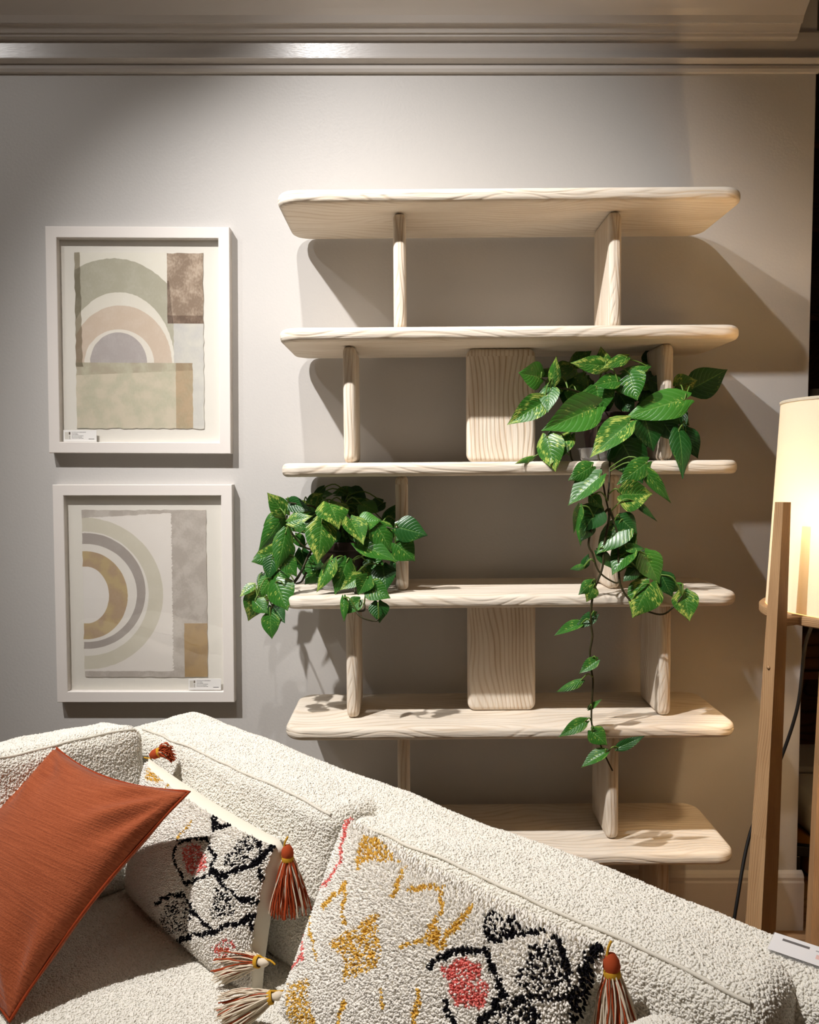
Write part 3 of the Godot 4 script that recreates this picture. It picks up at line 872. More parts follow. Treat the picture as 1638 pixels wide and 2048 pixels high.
func print_two() -> ImageTexture:
	var w := 460
	var h := 606
	var im := Image.create(w, h, false, Image.FORMAT_RGB8)
	var mott := noise(FastNoiseLite.TYPE_SIMPLEX_SMOOTH, 0.012, 15, 4)
	var fine := noise(FastNoiseLite.TYPE_SIMPLEX_SMOOTH, 0.10, 16, 2)
	for y in h:
		for x in w:
			var p := Vector2(362.0 + 908.0 * x / w, 290.0 + 1190.0 * y / h)
			var m := mott.get_noise_2d(x, y)
			var f := fine.get_noise_2d(x, y)
			var c := Color8(176, 167, 157).lerp(Color8(190, 182, 172), clampf(0.5 + m * 1.5 + f * 0.3, 0, 1))
			if p.x < 1016 + f * 9.0 and p.y > 346 - (p.x - 358) * 0.055 and p.y < 1438:
				c = Color8(226, 220, 212)
				var e := Vector2(382, 884)
				if in_ellipse(p, e, Vector2(566, 540)):
					c = Color8(204, 198, 180)
				if in_ellipse(p, e, Vector2(460, 443)):
					c = Color8(224, 219, 210)
				if in_ellipse(p, e + Vector2(0, -20), Vector2(437, 413)):
					c = Color8(162, 153, 145)
				if in_ellipse(p, e + Vector2(0, -6), Vector2(374, 350)):
					c = Color8(224, 219, 210)
				if in_ellipse(p, e + Vector2(0, 10), Vector2(306, 314)):
					c = Color8(184, 162, 118).lerp(Color8(170, 144, 112), clampf(0.5 + m * 2.0, 0, 1))
				if in_ellipse(p, e + Vector2(0, 8), Vector2(168, 203)):
					c = Color8(226, 221, 214)
			if p.x > 1100 and p.y > 1094:
				c = Color8(166, 136, 88).lerp(Color8(150, 120, 76), clampf(0.5 + m * 2.0, 0, 1))
			c = c.lightened(clampf(0.02 + 0.07 * m + 0.03 * f, 0, 0.2))
			im.set_pixel(x, y, c)
	return tex(im)

func label_print(thumb: Color) -> ImageTexture:
	var im := Image.create(200, 76, false, Image.FORMAT_RGB8)
	im.fill(Color8(232, 230, 226))
	im.fill_rect(Rect2i(8, 12, 22, 48), Color8(206, 202, 192))
	im.fill_rect(Rect2i(32, 12, 10, 18), thumb)
	im.fill_rect(Rect2i(32, 34, 10, 26), Color8(186, 182, 174))
	var widths := [86, 36, 36, 66, 60, 72]
	for r in 6:
		var x := 50
		while x < 50 + widths[r]:
			var w := 3 + (x * 7 + r * 5) % 6
			var bold: bool = x > 50 + widths[r] * 0.55
			im.fill_rect(Rect2i(x, 12 + r * 8, w, 3), Color8(70, 66, 64) if bold else Color8(128, 124, 120))
			x += w + 2
	im.fill_rect(Rect2i(152, 56, 34, 4), Color8(90, 86, 84))
	return tex(im)

func quad_sheet(w: float, h: float) -> ArrayMesh:
	var v := PackedVector3Array([Vector3(-w / 2, -h / 2, 0), Vector3(w / 2, -h / 2, 0), Vector3(w / 2, h / 2, 0), Vector3(-w / 2, h / 2, 0)])
	return build(v, PackedInt32Array([0, 1, 2, 0, 2, 3]), PackedVector2Array([Vector2(0, 1), Vector2(1, 1), Vector2(1, 0), Vector2(0, 0)]))

# a print on deckle-edged paper: a thin sheet whose rim wanders
func deckle_sheet(w: float, h: float, s: int) -> ArrayMesh:
	var n := noise(FastNoiseLite.TYPE_SIMPLEX, 90.0, s, 2)
	var v := PackedVector3Array([Vector3(0, 0, 0.002)])
	var uv := PackedVector2Array([Vector2(0.5, 0.5)])
	var rim := 120
	for lift in [0.002, 0.0]:
		for k in rim:
			var q := 4.0 * k / rim
			var f := fmod(q, 1.0)
			var p: Vector2 = [Vector2(-1 + 2 * f, -1), Vector2(1, -1 + 2 * f), Vector2(1 - 2 * f, 1), Vector2(-1, 1 - 2 * f)][int(q)]
			var e := Vector2(p.x * w / 2, p.y * h / 2)
			e += Vector2(signf(p.x) * float(absf(p.x) > 0.999), signf(p.y) * float(absf(p.y) > 0.999)) * n.get_noise_2d(e.x, e.y) * 0.0022
			v.append(Vector3(e.x, e.y, lift))
			uv.append(Vector2(0.5 + p.x * 0.5, 0.5 - p.y * 0.5))
	var t := PackedInt32Array()
	for k in rim:
		var a := 1 + k
		var b := 1 + (k + 1) % rim
		t.append_array([0, a, b, a, a + rim, b + rim, a, b + rim, b])
	return build(v, t, uv)

func picture(at: Vector3, size: Vector2, tilt: float, art: ImageTexture, art_size: Vector2, art_at: Vector2, tag_at: Vector2, thumb: Color, label: String, card_label: String) -> void:
	var t := thing("framed_print", label, "picture", at, "framed prints on the wall")
	t.rotation.z = tilt
	var rail := 0.033
	var deep := 0.034
	part("backing_board", box(Vector3(size.x - 0.01, size.y - 0.01, 0.004)), M.mat_board, t, Vector3(0, 0, 0.004))
	for s in [-1, 1]:
		part("frame_rail", mitred(size.x, rail, deep), M.frame_white, t, Vector3(0, s * (size.y / 2 - rail / 2), 0), Vector3(0, 0, 0 if s > 0 else PI))
		part("frame_rail", mitred(size.y, rail, deep), M.frame_white, t, Vector3(s * (size.x / 2 - rail / 2), 0, 0), Vector3(0, 0, -PI / 2 * s))
	part("mount", quad_sheet(size.x - 2 * rail, size.y - 2 * rail), M.mat_board, t, Vector3(0, 0, 0.012))
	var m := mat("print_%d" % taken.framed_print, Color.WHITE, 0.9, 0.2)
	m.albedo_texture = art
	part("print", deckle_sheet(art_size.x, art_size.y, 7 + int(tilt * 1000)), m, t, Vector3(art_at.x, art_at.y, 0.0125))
	part("glass", box(Vector3(size.x - 2 * rail + 0.004, size.y - 2 * rail + 0.004, 0.002)), M.picture_glass, t, Vector3(0, 0, 0.022))
	var c := mat("card_%d" % taken.framed_print, Color.WHITE, 0.5, 0.4)
	c.albedo_texture = label_print(thumb)
	var card := thing("price_label", card_label, "label", at + Vector3(tag_at.x, tag_at.y, 0.0242), "price labels on the picture glass")
	card.rotation.z = tilt
	part("card", block(Vector3(0.099, 0.0345, 0.0008), 0.0003, 1), M.label_plain, card, Vector3(0, 0, 0.0003))
	part("card_print", quad_sheet(0.0985, 0.034), c, card, Vector3(0, 0, 0.0009))

# one rail of a frame, its ends cut at 45 degrees, the outer edge up
func mitred(length: float, rail: float, deep: float) -> ArrayMesh:
	var v := PackedVector3Array()
	var t := PackedInt32Array()
	var o := length / 2
	var i := length / 2 - rail
	var b := 0.0015
	var out := [Vector3(-o, rail / 2, 0), Vector3(o, rail / 2, 0), Vector3(o, rail / 2, deep - b), Vector3(-o, rail / 2, deep - b),
		Vector3(-o + b, rail / 2 - b, deep), Vector3(o - b, rail / 2 - b, deep), Vector3(i + b, -rail / 2 + b, deep), Vector3(-i - b, -rail / 2 + b, deep),
		Vector3(i, -rail / 2, deep - b), Vector3(-i, -rail / 2, deep - b), Vector3(i, -rail / 2, 0.0), Vector3(-i, -rail / 2, 0.0)]
	for q in [[0, 3, 2, 1], [3, 4, 5, 2], [4, 7, 6, 5], [7, 9, 8, 6], [9, 11, 10, 8], [0, 1, 10, 11]]:
		var s := v.size()
		for k in q:
			v.append(out[k])
		t.append_array([s, s + 1, s + 2, s, s + 2, s + 3])
	return build(v, t)

# ------------------------------------------------------------------ plants
func leaf_mesh(fold: float, curl: float, wave: float, skew: float) -> ArrayMesh:
	var rows := 10
	var cols := 6
	var wid := [0.20, 0.40, 0.485, 0.50, 0.475, 0.425, 0.35, 0.26, 0.165, 0.075, 0.0]
	var v := PackedVector3Array()
	var uv := PackedVector2Array()
	var t := PackedInt32Array()
	for r in rows + 1:
		var f := float(r) / rows
		for c in cols + 1:
			var k := -1.0 + 2.0 * c / cols
			var a := absf(k)
			var x: float = k * wid[r] * (1.0 + skew * k)
			var y := f - 0.15 * sin(PI * 0.85 * a) * pow(1.0 - f, 4.0)
			var z: float = fold * a * wid[r] - 0.30 * a * a * wid[r] * (1.0 - fold) - curl * f * f + wave * sin(f * 9.0 + k * 2.0) * a
			v.append(Vector3(x, y, z))
			uv.append(Vector2(0.5 + 0.5 * k * 0.98, f))
	for r in rows:
		for c in cols:
			var a := r * (cols + 1) + c
			t.append_array([a, a + 1, a + cols + 2, a, a + cols + 2, a + cols + 1])
	return build(v, t, uv)

func plant(called: String, label: String, at: Vector3, leaves: Array, stems: Array, meshes: Array, turn: float) -> void:
	var t := thing(called, label, "plant", at)
	part("pot", lathe([Vector2(0, 0.0), Vector2(0.050, 0.0), Vector2(0.054, 0.004), Vector2(0.068, 0.098), Vector2(0.072, 0.100), Vector2(0.074, 0.104), Vector2(0.0745, 0.122), Vector2(0.072, 0.124), Vector2(0.070, 0.122), Vector2(0.068, 0.110), Vector2(0, 0.108)], 40), M.pot_plastic, t)
	var cross := []
	for s in stems:
		var line := smooth_line(s, 5)
		for i in line.size():
			line[i] -= at
		cross.append(line)
		var rad := PackedFloat32Array()
		for i in line.size():
			rad.append(lerpf(0.0034, 0.0020, float(i) / line.size()))
		part("stem", tube(line, rad, 7), M.vine, t)
	var n := 0
	for l in leaves:
		var b := Vector3(l[0], l[1], l[2]) - at
		var p := Vector3(l[3], l[4], l[5]) - at
		var y := p - b
		var long := y.length()
		var y1 := y / long
		var face := (Vector3(0, 1.42, 0) - (b + at)).normalized() * 0.9 + Vector3(0, 0.35, 0)
		var z := (face - y1 * face.dot(y1)).normalized()
		z = z.rotated(y1, l[7])
		var x := y1.cross(z)
		var o := MeshInstance3D.new()
		o.name = "leaf"
		o.mesh = meshes[(n * 3 + int(long * 4000)) % meshes.size()]
		var kind: int = l[8]
		o.material_override = M["leaf_%d" % ([0, 1, 2][kind] if n % 5 else [3, 1, 0][kind])]
		t.add_child(o, true)
		o.transform = Transform3D(Basis(x * l[6] * 1.34, y * 1.14, z * maxf(l[6], long * 0.6)), b)
		# its stalk runs to the nearest stem
		var best := Vector3(0, 0.11, 0)
		var far := b.distance_to(best)
		for line in cross:
			for q in line:
				if q.y > b.y - 0.06 and b.distance_to(q) < far:
					far = b.distance_to(q)
					best = q
		if far > 0.004:
			var sag := (b + best) / 2 + Vector3(0, 0.012 + far * 0.1, 0.01)
			part("stalk", tube(smooth_line([best, sag, b, b + y * 0.04], 4), PackedFloat32Array([0.0018]), 6), M.petiole, t)
		n += 1

func plants() -> void:
	var meshes := [leaf_mesh(0.35, 0.14, 0.02, 0.03), leaf_mesh(0.10, 0.22, 0.03, -0.05), leaf_mesh(0.55, 0.08, 0.015, 0.06), leaf_mesh(0.22, 0.30, 0.035, 0.0), leaf_mesh(0.0, 0.12, 0.025, -0.04)]
	var saucer := lathe([Vector2(0, 0.0), Vector2(0.068, 0.0), Vector2(0.072, 0.003), Vector2(0.080, 0.030), Vector2(0.084, 0.031), Vector2(0.084, 0.033), Vector2(0.078, 0.032), Vector2(0.069, 0.005), Vector2(0, 0.004)], 40)
	var rows := [["pothos_plant", "bushy green and yellow pothos in a dark pot at the shelf's left end", Vector3(-0.186, 1.0955, -2.275), LEAVES_SMALL_PLANT, STEMS_SMALL_PLANT, "under the bushy plant at the left end"],
		["pothos_plant", "long trailing pothos in a dark pot hanging down past three boards", Vector3(0.547, 1.447, -2.275), LEAVES_TRAILING_PLANT, STEMS_TRAILING_PLANT, "under the long trailing plant"]]
	for r in rows:
		var at: Vector3 = r[2]
		plant(r[0], r[1], at + Vector3(0, 0.0055, 0), r[3], r[4], meshes, 0.0)
		single("plant_saucer", saucer, M.clear_plastic, "clear plastic saucer " + r[5], "saucer", at)

# ------------------------------------------------------------------ sofa
func loop_bead() -> ArrayMesh:
	# a small bent nub of yarn
	var v := PackedVector3Array()
	var t := PackedInt32Array()
	tube_data(PackedVector3Array([Vector3(-0.72, -0.5, 0), Vector3(-0.58, 0.25, 0.1), Vector3(0, 0.55, 0), Vector3(0.58, 0.25, -0.1), Vector3(0.72, -0.5, 0)]), PackedFloat32Array([0.5, 0.62, 0.68, 0.62, 0.5]), 6, v, t)
	return build(v, t)

func scatter(parts: Array, density: float, called: String, mesh: Mesh, m: Material, parent: Node, keep: Callable, size: Vector2) -> void:
	var mm := MultiMesh.new()
	mm.transform_format = MultiMesh.TRANSFORM_3D
	mm.mesh = mesh
	var xf: Array[Transform3D] = []
	for d in parts:
		var v: PackedVector3Array = d[0]
		var t: PackedInt32Array = d[1]
		for i in range(0, t.size(), 3):
			var a := v[t[i]]
			var b := v[t[i + 1]]
			var c := v[t[i + 2]]
			var n := (b - a).cross(c - a)
			var area := n.length() / 2
			if area < 1e-9 or not keep.call((a + b + c) / 3.0, n / (2 * area)):
				continue
			n /= 2 * area
			var want := area * density
			var k := int(want) + (1 if rng.randf() < want - int(want) else 0)
			for q in k:
				var r1 := sqrt(rng.randf())
				var r2 := rng.randf()
				var p := a * (1 - r1) + b * (r1 * (1 - r2)) + c * (r1 * r2)
				var along := n.cross(Vector3(rng.randf() - 0.5, rng.randf() - 0.5, rng.randf() - 0.5)).normalized()
				var s := rng.randf_range(size.x, size.y)
				xf.append(Transform3D(Basis(along * s, n * s * rng.randf_range(0.7, 1.15), along.cross(n) * s), p))
	mm.instance_count = xf.size()
	for i in xf.size():
		mm.set_instance_transform(i, xf[i])
	var o := MultiMeshInstance3D.new()
	o.name = called
	o.multimesh = mm
	o.material_override = m
	o.set_meta("kind", "stuff")
	parent.add_child(o, true)

func moved(d: Array, x: Transform3D) -> Array:
	var v: PackedVector3Array = d[0].duplicate()
	for i in v.size():
		v[i] = x * v[i]
	return [v, d[1]]

func sofa() -> void:
	var t := thing("corner_sofa", "off-white boucle corner sofa standing diagonally in front of the bookshelf", "sofa", SOFA_AT)
	t.rotation.y = -deg_to_rad(SOFA_TURN)
	var bump := noise(FastNoiseLite.TYPE_SIMPLEX_SMOOTH, 6.0, 33, 2)
	var soft := func(p: Vector3) -> Vector3:
		return p + Vector3(bump.get_noise_3d(p.x, p.y, p.z), bump.get_noise_3d(p.x + 9, p.y, p.z), bump.get_noise_3d(p.x, p.y + 9, p.z)) * 0.006
	var bead := loop_bead()
	# back frames
	var back := moved(block_data(Vector3(1.78, 0.66, 0.125), 0.045, 5, Vector3i(40, 14, 3), soft), Transform3D(Basis(), Vector3(0.89, 0.435, 0.0625)))
	var side := moved(block_data(Vector3(0.125, 0.655, 1.3), 0.045, 5, Vector3i(3, 14, 30), soft), Transform3D(Basis(), Vector3(0.0625, 0.4325, 0.65)))
	var frame_r := part("back_frame", build(back[0], back[1]), M.boucle, t)
	var frame_l := part("side_frame", build(side[0], side[1]), M.boucle, t)
	scatter([back], 110000.0, "boucle_loops", bead, M.boucle_yarn, frame_r, func(p: Vector3, n: Vector3) -> bool: return p.y > 0.58 and (n.y > -0.2), Vector2(0.0014, 0.0027))
	scatter([side], 110000.0, "boucle_loops", bead, M.boucle_yarn, frame_l, func(p: Vector3, n: Vector3) -> bool: return p.y > 0.58 and p.z < 0.75 and n.y > -0.2, Vector2(0.0014, 0.0027))
	# loose back cushions: boxes with a crown, piped along the front top edge
	var rows := [
		[Vector3(0.755, 0.33, 0.145), Vector3(0.470, 0.607, 0.174), 0.0, 0.14],
		[Vector3(0.755, 0.33, 0.145), Vector3(1.256, 0.610, 0.178), 0.0, 0.14],
		[Vector3(0.70, 0.36, 0.165), Vector3(0.158, 0.630, 0.620), PI / 2, 0.16]]
	for r in rows:
		var s: Vector3 = r[0]
		var crown := func(p: Vector3) -> Vector3:
			var cx := 1.0 - pow(absf(p.x) / (s.x / 2), 3.0)
			var cy := 1.0 - pow(absf(p.y) / (s.y / 2), 3.0)
			var q := p
			q.z += signf(p.z) * 0.014 * maxf(cx, 0.0) * maxf(cy, 0.0) * absf(p.z) / (s.z / 2)
			q.y += 0.010 * maxf(cx, 0.0) * maxf(0.0, p.y / (s.y / 2))
			return soft.call(q)
		var d := block_data(s, 0.034, 4, Vector3i(26, 12, 6), crown)
		var x := Transform3D(Basis(Vector3.UP, r[2]) * Basis(Vector3.RIGHT, -r[3]), r[1])
		var data := moved(d, x)
		var c := part("back_cushion", build(data[0], data[1]), M.boucle, t)
		scatter([data], 110000.0, "boucle_loops", bead, M.boucle_yarn, c, func(p: Vector3, n: Vector3) -> bool: return p.y > 0.47 and n.y > -0.35, Vector2(0.0014, 0.0027))
		for f in [-1, 1]:
			var line := PackedVector3Array()
			for k in 41:
				var u := -1.0 + k / 20.0
				var px := u * (s.x / 2 - 0.02)
				var edge := crown.call(Vector3(px, s.y / 2 - 0.010, f * (s.z / 2 - 0.010))) as Vector3
				line.append(x * (edge + Vector3(0, 0.0015, f * 0.0015)))
			part("piping", tube(line, PackedFloat32Array([0.0030]), 6), M.piping, c)
	# seat: base and two seat cushions
	part("base", block(Vector3(1.64, 0.20, 0.9), 0.02, 2), M.boucle, t, Vector3(0.95, 0.20, 0.57))
	part("base", block(Vector3(0.83, 0.20, 0.33), 0.02, 2), M.boucle, t, Vector3(0.545, 0.20, 1.18))
	for r in [[Vector3(0.80, 0.17, 1.18), Vector3(0.53, 0.375, 0.72)], [Vector3(0.80, 0.17, 0.86), Vector3(1.34, 0.375, 0.56)]]:
		var s: Vector3 = r[0]
		var puff := func(p: Vector3) -> Vector3:
			var q := p
			q.y += 0.012 * (1.0 - pow(absf(p.x) / (s.x / 2), 2.0)) * (1.0 - pow(absf(p.z) / (s.z / 2), 2.0)) * maxf(0.0, p.y / (s.y / 2))
			return soft.call(q)
		var data := moved(block_data(s, 0.04, 4, Vector3i(26, 4, 30), puff), Transform3D(Basis(), r[1]))
		var c := part("seat_cushion", build(data[0], data[1]), M.boucle, t)
		scatter([data], 95000.0, "boucle_loops", bead, M.boucle_yarn, c, func(p: Vector3, n: Vector3) -> bool: return n.y > 0.3 and p.z > 0.2 and p.x > 0.2, Vector2(0.0014, 0.0027))
	for p in [Vector3(0.06, 0, 0.06), Vector3(1.72, 0, 0.06), Vector3(0.06, 0, 1.24), Vector3(1.72, 0, 0.94), Vector3(0.9, 0, 1.28)]:
		part("foot", lathe([Vector2(0, 0), Vector2(0.018, 0), Vector2(0.024, 0.108), Vector2(0, 0.108)], 16), M.dark_wood, t, p)

# a stuffed pillow between four corners; returns [vertices, triangles, uv, count of front vertices, grid]
func pillow_data(tl: Vector3, tr: Vector3, bl: Vector3, puff: float, pinch: float, grid: int, power: float, ruck: float) -> Array:
	var v := PackedVector3Array()
	var t := PackedInt32Array()
	var uv := PackedVector2Array()
	for f in 2:
		for j in grid + 1:
			for i in grid + 1:
				v.append(pillow_point(tl, tr, bl, float(i) / grid, float(j) / grid, puff * (1.0 if f == 0 else -0.6), pinch, power, ruck))
				uv.append(Vector2(float(i) / grid, float(j) / grid))
	var n := (grid + 1) * (grid + 1)
	var same := func(i: int, j: int, f: int) -> int:
		if f == 1 and (i == 0 or j == 0 or i == grid or j == grid):
			f = 0
		return f * n + j * (grid + 1) + i
	for f in 2:
		for j in grid:
			for i in grid:
				var a: int = same.call(i, j, f)
				var b: int = same.call(i + 1, j, f)
				var c: int = same.call(i + 1, j + 1, f)
				var d: int = same.call(i, j + 1, f)
				if f == 0:
					t.append_array([a, d, c, a, c, b])
				else:
					t.append_array([a, c, d, a, b, c])
	return [v, t, uv]

func pillow_point(tl: Vector3, tr: Vector3, bl: Vector3, s: float, q: float, puff: float, pinch: float, power: float, ruck: float) -> Vector3:
	var a := tr - tl
	var b := bl - tl
	var n := b.cross(a).normalized()
	var s2 := s + pinch * (0.5 - s) * 4.0 * q * (1.0 - q)
	var q2 := q + pinch * (0.5 - q) * 4.0 * s * (1.0 - s)
	var f := pow(16.0 * s * (1 - s) * q * (1 - q), power)
	# creases run in from the corners and die out on the belly
	var crease := 0.0
	if ruck > 0.0:
		for c in [Vector2(0, 0), Vector2(1, 0), Vector2(0, 1), Vector2(1, 1)]:
			var d: Vector2 = Vector2(s, q) - c
			var r: float = d.length()
			var ang := absf(atan2(absf(d.y), absf(d.x)) - PI / 4)
			crease += ruck * cos(ang * 9.0) * exp(-pow((r - 0.24) / 0.13, 2.0)) * (1.0 if puff > 0 else 0.4)
	return tl + a * s2 + b * q2 + n * (puff * f + crease * (1.0 if puff > 0 else -1.0))

func tassel(parent: Node, top: Vector3, dir: Vector3, long: float, spread: float, share: float, s: int) -> void:
	rng.seed = s
	var d := dir.normalized()
	var x := d.cross(Vector3(0.3, 0.2, 0.9)).normalized()
	var y := d.cross(x)
	var o := Node3D.new()
	o.name = "tassel"
	parent.add_child(o, true)
	var frame := Basis(x, -d, x.cross(-d))
	var head := part("knot", lathe([Vector2(0, 0.004), Vector2(0.006, 0.002), Vector2(0.0105, -0.006), Vector2(0.0115, -0.014), Vector2(0.009, -0.021), Vector2(0.0088, -0.026), Vector2(0, -0.026)], 18), M.yarn_rust if share > 0.4 else M.yarn_cream, o, top)
	head.basis = frame.scaled(Vector3.ONE * (1.0 if share > 0.4 else 0.72))
	var wrap := part("binding", lathe([Vector2(0.0095, -0.018), Vector2(0.0112, -0.019), Vector2(0.0112, -0.0255), Vector2(0.0095, -0.0265)], 18), M.yarn_mustard, o, top)
	wrap.basis = frame
	part("loop", tube(smooth_line([top - d * 0.018 - x * 0.002, top - d * 0.008 + x * 0.004, top + d * 0.004 + x * 0.006, top + d * 0.018 + x * 0.010], 4), PackedFloat32Array([0.0018]), 6), M.yarn_mustard, o)
	var dat := [[PackedVector3Array(), PackedInt32Array()], [PackedVector3Array(), PackedInt32Array()]]
	for k in 130:
		var a := TAU * rng.randf()
		var r := sqrt(rng.randf())
		# colours keep to one side of the tassel
		var which := 0 if rng.randf() < share * (1.25 - 0.45 * r) else 1
		var side := (x * cos(a) + y * sin(a))
		var w := rng.randf_range(0.88, 1.08)
		var p := PackedVector3Array()
		for i in 6:
			var f := i / 5.0
			p.append(top + d * (0.022 + (long - 0.022) * f * w) + side * r * (0.0085 + spread * pow(f, 0.8)) + Vector3(0, -0.012, 0) * f * f + x * 0.0022 * sin(k * 1.7 + f * 5.0) + y * 0.0022 * cos(k * 2.3 + f * 4.0))
		tube_data(p, PackedFloat32Array([0.00115]), 5, dat[which][0], dat[which][1])
	for w in 2:
		if dat[w][0].size():
			var st := part("strands", build(dat[w][0], dat[w][1]), M.yarn_rust if w == 0 else M.yarn_cream, o)
			st.set_meta("kind", "stuff")

func tufted_pillow(q: Array, pattern: Array, puff: float, bare: Vector2, label: String) -> Node3D:
	var centre: Vector3 = (q[1] + q[2]) / 2
	var t := thing("tufted_pillow", label, "pillow", centre, "tufted lumbar pillows with tassels")
	var tl: Vector3 = q[0] - centre
	var tr: Vector3 = q[1] - centre
	var bl: Vector3 = q[2] - centre
	var d := pillow_data(tl, tr, bl, puff, 0.05, 28, 0.42, 0.0)
	part("cotton_cover", build(d[0], d[1], d[2]), M.cotton_back, t)
	# every tuft is a short fat strand; its colour follows the woven pattern
	var tuft := build_tuft()
	var cols := {"Y": Color8(222, 178, 84).srgb_to_linear(), "P": Color8(230, 126, 118).srgb_to_linear(), "K": Color8(22, 20, 24).srgb_to_linear(), "W": Color8(240, 235, 226).srgb_to_linear()}
	rng.seed = 400 + int(tl.x * 1000)
	var wide := (tr - tl).length()
	var high := (bl - tl).length()
	var step := 0.0029
	var nx := int(wide / step)
	var ny := int(high / step)
	var mm := MultiMesh.new()
	mm.transform_format = MultiMesh.TRANSFORM_3D
	mm.use_colors = true
	mm.mesh = tuft
	mm.instance_count = (nx + 1) * (ny + 1)
	var pen := noise(FastNoiseLite.TYPE_SIMPLEX, 9.0, 12, 2)
	var i := 0
	for b in ny + 1:
		for a in nx + 1:
			var s := clampf((a + rng.randf_range(-0.45, 0.45)) / nx, 0.0, 1.0) * (1.0 - bare.x)
			var w := bare.y + clampf((b + rng.randf_range(-0.45, 0.45)) / ny, 0.0, 1.0) * (1.0 - bare.y)
			var p := pillow_point(tl, tr, bl, s, w, puff, 0.05, 0.42, 0.0)
			var e := 0.01
			var px := pillow_point(tl, tr, bl, clampf(s + e, 0, 1), w, puff, 0.05, 0.42, 0.0) - pillow_point(tl, tr, bl, clampf(s - e, 0, 1), w, puff, 0.05, 0.42, 0.0)
			var py := pillow_point(tl, tr, bl, s, clampf(w + e, 0, 1), puff, 0.05, 0.42, 0.0) - pillow_point(tl, tr, bl, s, clampf(w - e, 0, 1), puff, 0.05, 0.42, 0.0)
			var n := py.cross(px).normalized()
			var at := Vector2(s, w) + Vector2(pen.get_noise_2d(s, w), pen.get_noise_2d(s + 5, w)) * 0.012
			var key := "W"
			for row in pattern:
				var hit := false
				if row[0][0] == "p":
					hit = Geometry2D.is_point_in_polygon(at, row[2]) and rng.randf() < row[1]
				else:
					var line: PackedVector2Array = row[2]
					for k in line.size() - 1:
						var near := Geometry2D.get_closest_point_to_segment(at, line[k], line[k + 1])
						var off := (near - at) * Vector2(wide, high)
						if off.length() < row[1] * 0.32 and rng.randf() < 0.92:
							hit = true
							break
				if hit:
					key = row[0][1]
			var lean := (n + Vector3(rng.randf() - 0.5, rng.randf() - 0.7, rng.randf() - 0.5) * 0.75).normalized()
			var sx := lean.cross(Vector3(rng.randf() - 0.5, rng.randf() - 0.5, rng.randf() + 0.1)).normalized()
			var g := rng.randf_range(0.0018, 0.0024)
			mm.set_instance_transform(i, Transform3D(Basis(sx * g, lean * rng.randf_range(0.0046, 0.0066), sx.cross(lean) * g), p - n * 0.001))
			var c: Color = cols[key]
			mm.set_instance_color(i, c * rng.randf_range(0.86, 1.1) if key != "W" else c * rng.randf_range(0.92, 1.06))
			i += 1
	var o := MultiMeshInstance3D.new()
	o.name = "pile"
	o.multimesh = mm
	o.material_override = M.pile
	o.set_meta("kind", "stuff")
	t.add_child(o, true)
	return t

func build_tuft() -> ArrayMesh:
	var v := PackedVector3Array()
	var t := PackedInt32Array()
	tube_data(PackedVector3Array([Vector3(0, 0, 0), Vector3(0.15, 0.5, 0), Vector3(0.1, 0.85, 0.1), Vector3(-0.05, 1.0, 0.1)]), PackedFloat32Array([0.75, 1.0, 0.9, 0.45]), 5, v, t)
	return build(v, t)

